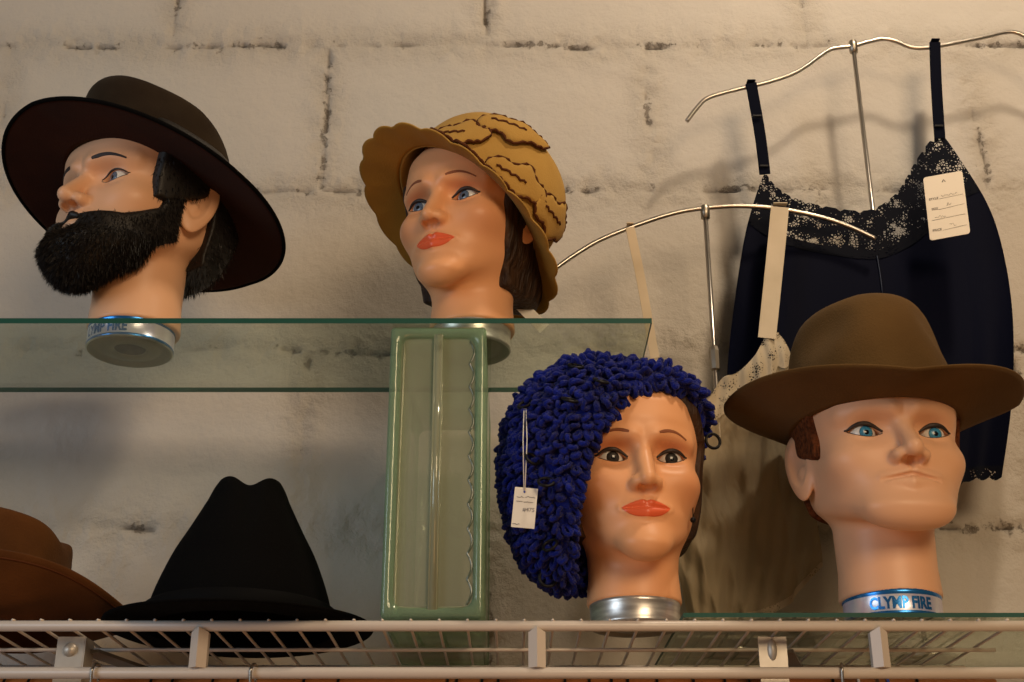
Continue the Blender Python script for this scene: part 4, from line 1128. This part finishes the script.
for px, py in ((757, 116), (764, 166), (939, 126)):
    c = P(px, py, yy - .009) - cm.location
    MB().box(c, (.0098, .003, .0022)).build('strap_slider', M['black'], cm, smooth=False)
f0 = camfn(1, -.002); MB().tube([f0(.5, .15 + .12 * k / 6) for k in range(7)], .0006, 6).build('centre_seam', mat('navy_thread', (.02, .03, .06), .5), cm)

# cream slip
sl = empty('slip', loc=P(705, 215, Y2s)); tag(sl, 'cream sheer nylon slip with lace top hanging from the shorter stand', 'slip')
neckS = smoothtab([(0, 655, 355), (.15, 668, 385), (.3, 690, 402), (.42, 708, 398), (.5, 722, 378), (.6, 738, 372), (.75, 755, 355), (.88, 766, 336), (1, 778, 332)])
leftS = smoothtab([(0, 655, 355), (.3, 655, 430), (.6, 668, 520), (1, 690, 628)])
rightS = smoothtab([(0, 778, 332), (.1, 790, 352), (.25, 797, 395), (.45, 806, 450), (.7, 816, 515), (.86, 821, 545), (.9, 822, 553), (1, 823, 566)])
hemS = smoothtab([(0, 690, 628), (.3, 722, 625), (.6, 760, 618), (.80, 790, 604), (.86, 797, 594), (1, 823, 566)])
def coonS(u, v):
    T, B, L, Rr = itp(neckS, u), itp(hemS, u), itp(leftS, v), itp(rightS, v)
    T0, T1, B0, B1 = neckS[0][1:], neckS[-1][1:], hemS[0][1:], hemS[-1][1:]
    return [(1 - v) * T[k] + v * B[k] + (1 - u) * L[k] + u * Rr[k] - ((1 - u) * (1 - v) * T0[k] + u * (1 - v) * T1[k] + (1 - u) * v * B0[k] + u * v * B1[k]) for k in (0, 1)]
def slipfn(sg, off=0):
    def g(u, v):
        x, y = coonS(u, v)
        fold = (.007 * math.sin(u * 13 + 2.2 * v) + .006 * abs(math.sin(u * 16 - 2.5 * v + 1)) - .003) * (.15 + v) + .0018 * math.sin(u * 55 + v * 22) + .0016 * math.sin(u * 8 - v * 34)
        b = .008 * math.sin(math.pi * u) ** .6
        return P(x, y, Y2s - .004 - sg * b + fold + off) - sl.location
    return g
for nm, sg in (('front_panel', 1), ('back_panel', -1)):
    f1 = slipfn(sg); V, F = cloth_grid(lambda u, v: f1(u, .10 + .90 * v), 90, 90); mesh(nm, V, F, M['cream_cloth'], sl)
f1 = slipfn(1, -.0015)
V, F = cloth_grid(lambda u, v: f1(u, .0 + (.13 + .02 * abs(math.sin(u * math.pi * 9))) * v - .012 * abs(math.sin(u * math.pi * 13)) * (1 - v)), 160, 20); mesh('lace_trim', V, F, M['cream_lace'], sl)
V, F = cloth_grid(lambda u, v: f1(u, .955 + .045 * v), 90, 4); mesh('hem_band', V, F, M['cream_lace'], sl)
strap(sl, ((780, 207), (777, 240), (773, 280), (767, 338)), 18, M['cream_strap'], (Y2s - .005, Y2s - .006, Y2s - .008, Y2s - .014))
strap(sl, ((630, 227), (636, 255), (642, 285), (655, 358)), 9, M['cream_strap'], (Y2s - .005, Y2s - .004, Y2s - .002, Y2s - .006))
for q, wd in ((P(780, 207, Y2s), .0165), (P(630, 227, Y2s), .008)):
    MB().box(q - sl.location + Vector((0, 0, .0032)), (wd, .0095, .0012)).build('strap_fold', M['cream_strap'], sl, smooth=False)

#=================================================================== LIGHT
def area(name, loc_, target, size, power, c, sy=None):
    ld = bpy.data.lights.new(name, 'AREA'); ld.energy = power; ld.color = c; ld.size = size
    if sy: ld.shape = 'RECTANGLE'; ld.size_y = sy
    o = bpy.data.objects.new(name, ld); col.objects.link(o); o.location = loc_
    o.rotation_euler = (Vector(target) - Vector(loc_)).to_track_quat('-Z', 'Y').to_euler(); return o
area('ceiling_lamp', (.62, .85, 3.25), (.1, 1.45, 2.1), .10, 8, (1, .80, .58))
area('room_lamp', (.90, -1.0, 2.75), (.2, 1.4, 1.95), .8, 27, (1, .72, .44))
area('shop_window', (-2.6, -.7, 2.2), (-.2, 1.4, 2.1), 1.2, 25, (.76, .88, 1), 1.4)
area('floor_bounce_fill', (0.5, -.5, .45), (.2, 1.4, 2.0), 1.2, 9, (1, .46, .17))  # added fill standing in for warm bounce off the floor, not a window
w_ = bpy.data.worlds.new('world'); sc.world = w_; w_.use_nodes = True
bg = w_.node_tree.nodes['Background']; bg.inputs[0].default_value = (1, .78, .56, 1); bg.inputs[1].default_value = .07
sc.view_settings.view_transform = 'Standard'; sc.view_settings.look = 'None'; sc.view_settings.gamma = 1; sc.view_settings.exposure = 0
sc.view_settings.use_curve_mapping = False
